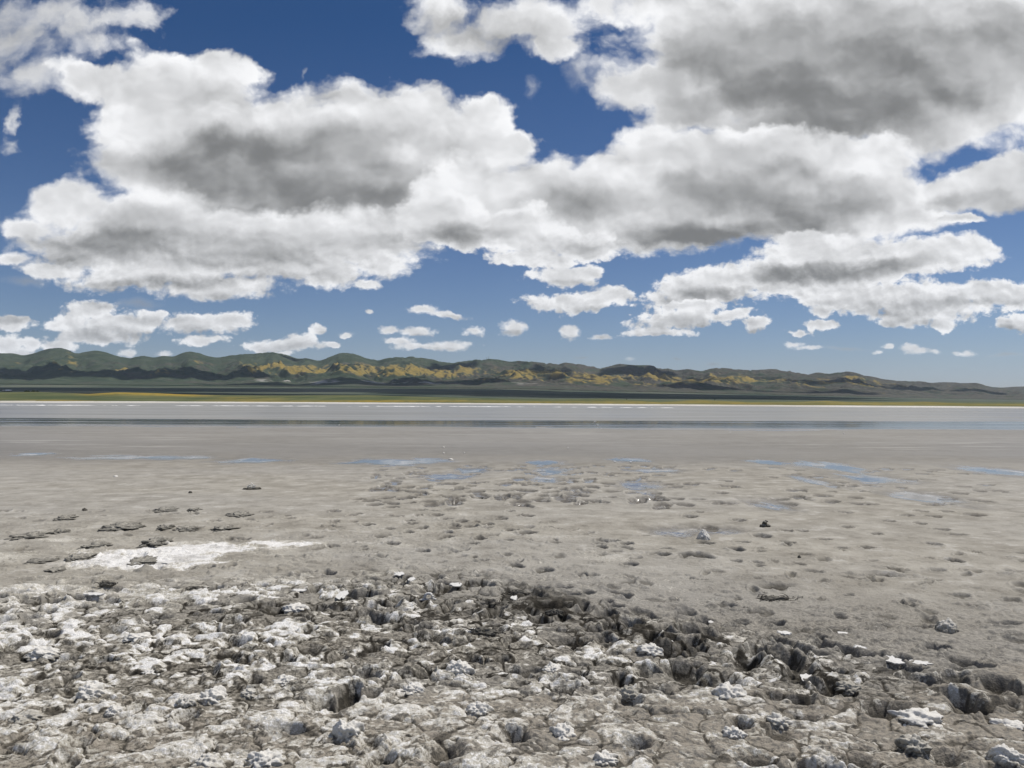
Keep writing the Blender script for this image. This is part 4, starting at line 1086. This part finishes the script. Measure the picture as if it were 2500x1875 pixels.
# ring-shaped fragment
def tube(bm, pts, r0, r1, n=7):
    rings = []
    for i, p in enumerate(pts):
        p = Vector(p); d = (Vector(pts[min(i + 1, len(pts) - 1)]) - Vector(pts[max(i - 1, 0)])).normalized()
        a = d.orthogonal().normalized(); b = d.cross(a); r_ = r0 + (r1 - r0) * i / (len(pts) - 1)
        rings.append([bm.verts.new(p + (a * math.cos(6.2832 * k / n) + b * math.sin(6.2832 * k / n)) * r_) for k in range(n)])
    for A, B in zip(rings, rings[1:]):
        for k in range(n): bm.faces.new((A[k], A[(k + 1) % n], B[(k + 1) % n], B[k]))
    bm.faces.new(rings[0][::-1]); bm.faces.new(rings[-1])
def mesh_obj(name, bm, mat, parent=None):
    me = bpy.data.meshes.new(name); bmesh.ops.recalc_face_normals(bm, faces=bm.faces); bm.to_mesh(me); bm.free()
    for p in me.polygons: p.use_smooth = True
    me.materials.append(mat); o = bpy.data.objects.new(name, me); col.objects.link(o)
    if parent: o.parent = parent
    return o
p = spot(1047, 1466)
bm = bmesh.new()
c0 = [(0.030 * math.cos(a), -0.004, 0.028 + 0.026 * math.sin(a)) for a in [6.2832 * i / 16 for i in range(17)]]
tube(bm, c0, 0.011, 0.011, 8)
tube(bm, [(-0.02, 0, 0.01), (-0.055, -0.01, 0.006), (-0.075, -0.012, 0.003)], 0.012, 0.006)
tube(bm, [(0.02, 0, 0.01), (0.05, 0.0, 0.010), (0.065, -0.01, 0.003)], 0.011, 0.006)
o = mesh_obj('ring_fragment', bm, WHITE_M); o.location = p + Vector((0, 0, 0.004))
tag(o, 'small white ring-shaped fragment with a dark hole, below left of the dark brush clump', 'fragment')

# twigs
TW, t_, tb = material('dry_twig'); tp = t_.node('ShaderNodeTexCoord').outputs['Object']
t_.put(tb.inputs['Base Color'], t_.mix(t_.noise(tp, 60, 3), (0.012, 0.010, 0.008, 1), (0.060, 0.050, 0.036, 1))); tb.inputs['Roughness'].default_value = .8
TL, l_, lb_ = material('bleached_twig'); lp = l_.node('ShaderNodeTexCoord').outputs['Object']
l_.put(lb_.inputs['Base Color'], l_.mix(l_.noise(lp, 60, 3), (0.50, 0.47, 0.40, 1), (0.80, 0.78, 0.72, 1))); lb_.inputs['Roughness'].default_value = .8
def brush(px, py, wpx, hpx, label, seed, n=70, mat=TW):
    p = spot(px, py); k = p.y / 1944; W_ = wpx * k; Hh_ = hpx * k; rg = random.Random(seed)
    root = bpy.data.objects.new('brush_clump', None); col.objects.link(root); root.location = p
    tag(root, label, 'brush', 'clumps of dead brush in the mud')
    me = lump_mesh('root_mass', W_ * .34, W_ * .2, Hh_ * .42, seed, salt=0.1, rag=.9, flat=.3, light=.2)
    o = bpy.data.objects.new('root_mass', me); col.objects.link(o); o.parent = root
    bm = bmesh.new()
    for i in range(n):
        x0, y0 = rg.gauss(0, W_ * .24), rg.gauss(0, W_ * .13); a = rg.uniform(0, 6.28); L = rg.uniform(.3, 1) * W_ * .28; up = rg.uniform(-.2, .9)
        pts = []; x, y, z = x0, y0, Hh_ * .25 * rg.random()
        for s_ in range(5):
            pts.append((x, y, max(z, -.01))); a += rg.uniform(-.5, .5)
            x += math.cos(a) * L / 4; y += math.sin(a) * L / 4; z += up * L / 5; up -= .25
        tube(bm, pts, 0.0028 + rg.random() * .0016, 0.0012, 5)
    tw = mesh_obj('twigs', bm, mat, root); tw['kind'] = 'stuff'
    return root
brush(1180, 1428, 150, 24, 'dark arched clump of dead brush at the back of the broken crust, centre', 1, 110)
brush(1268, 1450, 70, 24, 'dark twiggy brush clump just right of the arched one', 2, 60)
brush(1240, 1476, 110, 12, 'low thin mat of dark twigs below the arched brush clump', 3, 60)
brush(1355, 1500, 56, 26, 'dark brush clump beside a mud peak, right of the arched clump', 4, 50)
brush(1180, 1545, 90, 26, 'dark tangled brush clump in the centre of the broken crust', 5, 60)
brush(262, 1433, 50, 24, 'dark brush clump alone on grey mud below the salt patch', 6, 40)
brush(480, 1440, 56, 16, 'small dark brush clump left of centre above the broken crust', 7, 40)
brush(1890, 1462, 100, 16, 'dark brush clump on the pale flat at right', 8, 50)
root = bpy.data.objects.new('twig_pile', None); col.objects.link(root); p = spot(615, 1194); root.location = p
tag(root, 'small pile of bleached white twigs standing on the far left flat', 'twig pile')
rg = random.Random(4); k = p.y / 1944
me = lump_mesh('mud_base', 22 * k, 16 * k, 4 * k, 77, salt=0.0, rag=.6, flat=.3); o = bpy.data.objects.new('mud_base', me); col.objects.link(o); o.parent = root
for (x0, z0, x1, z1) in [(-12, 1, 2, 14), (-1, 15, 13, 2), (-6, 12, 6, 1), (-14, 7, -2, 0), (2, 6, 12, 9), (-9, 3, 8, 4), (3, 1, -3, 9), (9, 0, 0, 10), (-4, 0, -10, 8)]:
    bm = bmesh.new(); y0, y1 = rg.uniform(-.05, .05), rg.uniform(-.05, .05)
    tube(bm, [(x0 * k, y0, z0 * k), ((x0 + x1) / 2 * k, (y0 + y1) / 2, (z0 + z1) / 2 * k + .01), (x1 * k, y1, z1 * k)], .0085, .005, 6)
    mesh_obj('twig', bm, TL, root)
p = spot(1168, 1508); bm = bmesh.new(); tube(bm, [(-.03, 0, .012), (0, .01, .022), (.035, .015, .04)], .004, .0025)
o = mesh_obj('twig', bm, TL); o.location = p; tag(o, 'single bleached twig lying on grey mud above the central brush clump', 'twig')
p = spot(955, 1221); bm = bmesh.new(); tube(bm, [(-.12, 0, .012), (0, .02, .018), (.14, .0, .010)], .010, .006)
o = mesh_obj('stick', bm, TW); o.location = p; tag(o, 'dark stick lying flat among the footprints in the middle distance', 'stick')

# white birds out on the shallow water
BW, b_n, bbs = material('white_feathers'); bbs.inputs['Base Color'].default_value = (0.80, 0.79, 0.76, 1); bbs.inputs['Roughness'].default_value = .8
BD, d_n, dbs = material('dark_legs_and_bill'); dbs.inputs['Base Color'].default_value = (0.05, 0.045, 0.04, 1)
def bird(px, py, hpx, face, label):
    d = ray(px, py); t = -CAM_H / d.z; s_ = hpx * (d.y * t) / 1944 / 0.30
    root = bpy.data.objects.new('bird', None); col.objects.link(root); root.location = (d.x * t, d.y * t, 0.0); root.scale = (s_ * face, s_, s_)
    tag(root, label, 'bird', 'white birds on the shallow water')
    bm = bmesh.new()
    tube(bm, [(-.17, 0, .155), (-.13, 0, .165), (-.07, 0, .17), (0, 0, .175), (.06, 0, .185), (.10, 0, .205), (.125, 0, .235), (.135, 0, .262), (.145, 0, .280), (.165, 0, .283), (.18, 0, .278)], .001, .001, 12)
    rr_ = [.012, .030, .055, .065, .055, .036, .022, .020, .027, .024, .010]
    for i, r_ in enumerate(rr_):
        ring = bm.verts[:][i * 12:(i + 1) * 12]; cen = sum((v.co for v in ring), Vector()) / 12
        for v in ring: v.co = cen + (v.co - cen).normalized() * r_
    mesh_obj('body', bm, BW, root)
    bm = bmesh.new(); tube(bm, [(.178, 0, .278), (.235, 0, .268)], .007, .002, 6); mesh_obj('bill', bm, BD, root)
    for sy in (-.02, .02):
        bm = bmesh.new(); tube(bm, [(.0, sy, .13), (-.008, sy, .07), (.004, sy, -.01)], .006, .005, 6); mesh_obj('leg', bm, BD, root)
bird(1452, 1034, 6, 1, 'largest white bird, farthest out of the three in the dark band of water')
bird(1459, 1040, 4, -1, 'middle white bird just below right of the largest one')
bird(1468, 1048, 3, 1, 'smallest and nearest white bird of the three right of centre')
bird(828, 1040, 4, 1, 'lone white bird on the water left of centre')
bird(1501, 1131, 7, -1, 'left white bird of the pair in the blue puddle')
bird(1540, 1133, 8, 1, 'right white bird of the pair in the blue puddle')
bird(1782, 1057, 3, 1, 'lone white bird at the lake margin right of centre')
bird(2060, 1060, 4, -1, 'lone white bird at the lake margin far right')

# foam in the far shallows
bm = bmesh.new(); rg = random.Random(8)
for i in range(300):
    px = rg.uniform(-60, 1640); dens = 0.35 + 0.65 * (math.sin(px * .013) * .5 + .5) * (1 if px < 1450 else .4)
    if rg.random() > dens: continue
    Y0 = np.interp(px, [0, 1250, 1700], [160, 172, 160]) + rg.gauss(0, 1.5); X0 = (px - 1250) / 1944 * Y0
    L = rg.expovariate(1 / .55) + .15; n = 6; hh = rg.uniform(.03, .08)
    a = [bm.verts.new((X0 + L * math.cos(6.283 * k / n), Y0 + .25 * math.sin(6.283 * k / n), -.01)) for k in range(n)]
    c1_ = bm.verts.new((X0 - L * .3, Y0, hh)); c2_ = bm.verts.new((X0 + L * .3, Y0, hh * .8))
    for k in range(n):
        kk = (k + 1) % n; c = c2_ if k in (5, 0, 1) else c1_
        bm.faces.new((a[k], a[kk], c))
    bm.faces.new((a[2], c1_, c2_)) ; bm.faces.new((a[5], c2_, c1_))
o = mesh_obj('foam', bm, BW); tag(o, kind='stuff')

# farm sheds and shrubs on the plain at the left
SW, s1_, sb1 = material('weathered_shed_wall'); sb1.inputs['Base Color'].default_value = (0.10, 0.085, 0.07, 1)
SR, s2_, sb2 = material('pale_metal_roof'); sb2.inputs['Base Color'].default_value = (0.62, 0.62, 0.60, 1); sb2.inputs['Roughness'].default_value = .5
SO, s3_, sb3 = material('shed_opening'); sb3.inputs['Base Color'].default_value = (0.02, 0.02, 0.02, 1)
def boxbm(x0, x1, y0, y1, z0, z1):
    bm = bmesh.new(); bmesh.ops.create_cube(bm, size=1)
    for v in bm.verts: v.co = (x0 if v.co.x < 0 else x1, y0 if v.co.y < 0 else y1, z0 if v.co.z < 0 else z1)
    return bm
def shed(px, L, W_, Hh_, label):
    Y0 = 2350.0; X0 = (px - 1250) / 1944 * Y0; z = ground_z(X0, Y0)
    root = bpy.data.objects.new('farm_shed', None); col.objects.link(root); root.location = (X0, Y0, z - .3)
    tag(root, label, 'shed', 'farm sheds on the plain')
    def part(n, bm, m):
        o = mesh_obj(n, bm, m, root)
        for f in o.data.polygons: f.use_smooth = False
    part('wall', boxbm(-L / 2, L / 2, -W_ / 2, W_ / 2, 0, Hh_), SW)
    bm = bmesh.new(); e = .6
    v = [bm.verts.new(c) for c in [(-L / 2 - e, -W_ / 2 - e, Hh_ + .02), (L / 2 + e, -W_ / 2 - e, Hh_ + .02), (L / 2 + e, 0, Hh_ + W_ * .28), (-L / 2 - e, 0, Hh_ + W_ * .28), (-L / 2 - e, W_ / 2 + e, Hh_ + .02), (L / 2 + e, W_ / 2 + e, Hh_ + .02)]]
    for f in ((0, 1, 2, 3), (3, 2, 5, 4), (0, 3, 4), (1, 5, 2), (0, 4, 5, 1)): bm.faces.new([v[i] for i in f])
    part('roof', bm, SR)
    part('door', boxbm(-L * .12, L * .12, -W_ / 2 - .06, -W_ / 2 - .01, 0, Hh_ * .75), SO)
shed(21, 15, 9, 3.6, 'long low farm shed with a pale roof on the plain at far left')
shed(9.5, 4, 4, 2.6, 'small pale-roofed shed left of the long farm shed')
shed(15, 3.2, 3, 2.2, 'tiny shed between the small one and the long farm shed')
LF, f_, fb = material('shrub_leaves'); fp_ = f_.node('ShaderNodeTexCoord').outputs['Object']
f_.put(fb.inputs['Base Color'], f_.mix(f_.noise(fp_, 1.2, 3), (0.018, 0.028, 0.015, 1), (0.05, 0.065, 0.03, 1))); fb.inputs['Roughness'].default_value = .9
def shrub(px, Y0, w_, h_, label, seed):
    X0 = (px - 1250) / 1944 * Y0; z = ground_z(X0, Y0); rg = random.Random(seed)
    root = bpy.data.objects.new('shrub', None); col.objects.link(root); root.location = (X0, Y0, z); tag(root, label, 'shrub', 'dark shrubs on the grassy bank')
    bm = bmesh.new()
    for i in range(900):
        a, b_, r_ = rg.uniform(0, 6.28), rg.uniform(0, 1), rg.random() ** .5
        c = Vector((math.cos(a) * r_ * w_ / 2 * (1 - b_ * .5), math.sin(a) * r_ * w_ / 2 * (1 - b_ * .5), h_ * (.12 + .88 * b_) * (1 - .35 * r_)))
        c.x += .15 * w_ * math.sin(b_ * 9 + seed)
        u = Vector((rg.uniform(-1, 1), rg.uniform(-1, 1), rg.uniform(-1, 1))).normalized() * w_ * .035; w2 = u.orthogonal()
        vs = [bm.verts.new(c + u), bm.verts.new(c + w2), bm.verts.new(c - u), bm.verts.new(c - w2)]; bm.faces.new(vs)
    o = mesh_obj('crown', bm, LF, root)
    bm = bmesh.new(); tube(bm, [(0, 0, -.1), (.02, 0, h_ * .3), (.05, 0, h_ * .6)], w_ * .04, w_ * .02); mesh_obj('stem', bm, TW, root)
for i, (px, w_, h_, lab) in enumerate([(64, 2.0, .9, 'leftmost dark shrub on the green bank beyond the lake'), (70, 1.4, .8, 'dark shrub touching the leftmost one on the green bank'), (82, 2.2, 1.0, 'widest dark shrub on the green bank at left'),
                                       (92, 1.6, .8, 'rightmost dark shrub of the row on the green bank at left'), (1530, .5, .35, 'tiny dark shrub on top of the long flowery mound beyond the lake'), (1745, .5, .35, 'tiny dark shrub on the second flowery mound beyond the lake')]):
    shrub(px, float(np.interp(px, [0, 1250, 2500], [515, 385, 265])), w_ * 1.2, h_ * 1.3, lab, i)

# masts on the ridge
MT, m_n, mb_ = material('galvanised_mast'); mb_.inputs['Base Color'].default_value = (0.10, 0.10, 0.11, 1)
def mast(px, hpx, label):
    j = int(np.clip(np.searchsorted(hu, (px - 1250) / 1944), 0, len(hu) - 1)); i = int(np.argmax(E[:, j]))
    x, y, z = HX[i, j], HY[i, j], HZ[i, j]; h_ = hpx * y / 1944
    root = bpy.data.objects.new('radio_mast', None); col.objects.link(root); root.location = (x, y, z - 2)
    tag(root, label, 'mast', 'radio masts on the ridge')
    bm = bmesh.new(); tube(bm, [(0, 0, 0), (0, 0, h_ + 2)], 1.5, .8, 6); mesh_obj('pole', bm, MT, root)
    for f in (.82, .94):
        bm = boxbm(-3, 3, -.4, .4, h_ * f - .5, h_ * f + .5); mesh_obj('antenna', bm, MT, root)
mast(1186.5, 5, 'left radio mast of two on the distant ridge')
mast(1191.8, 5.6, 'right radio mast of two on the distant ridge')
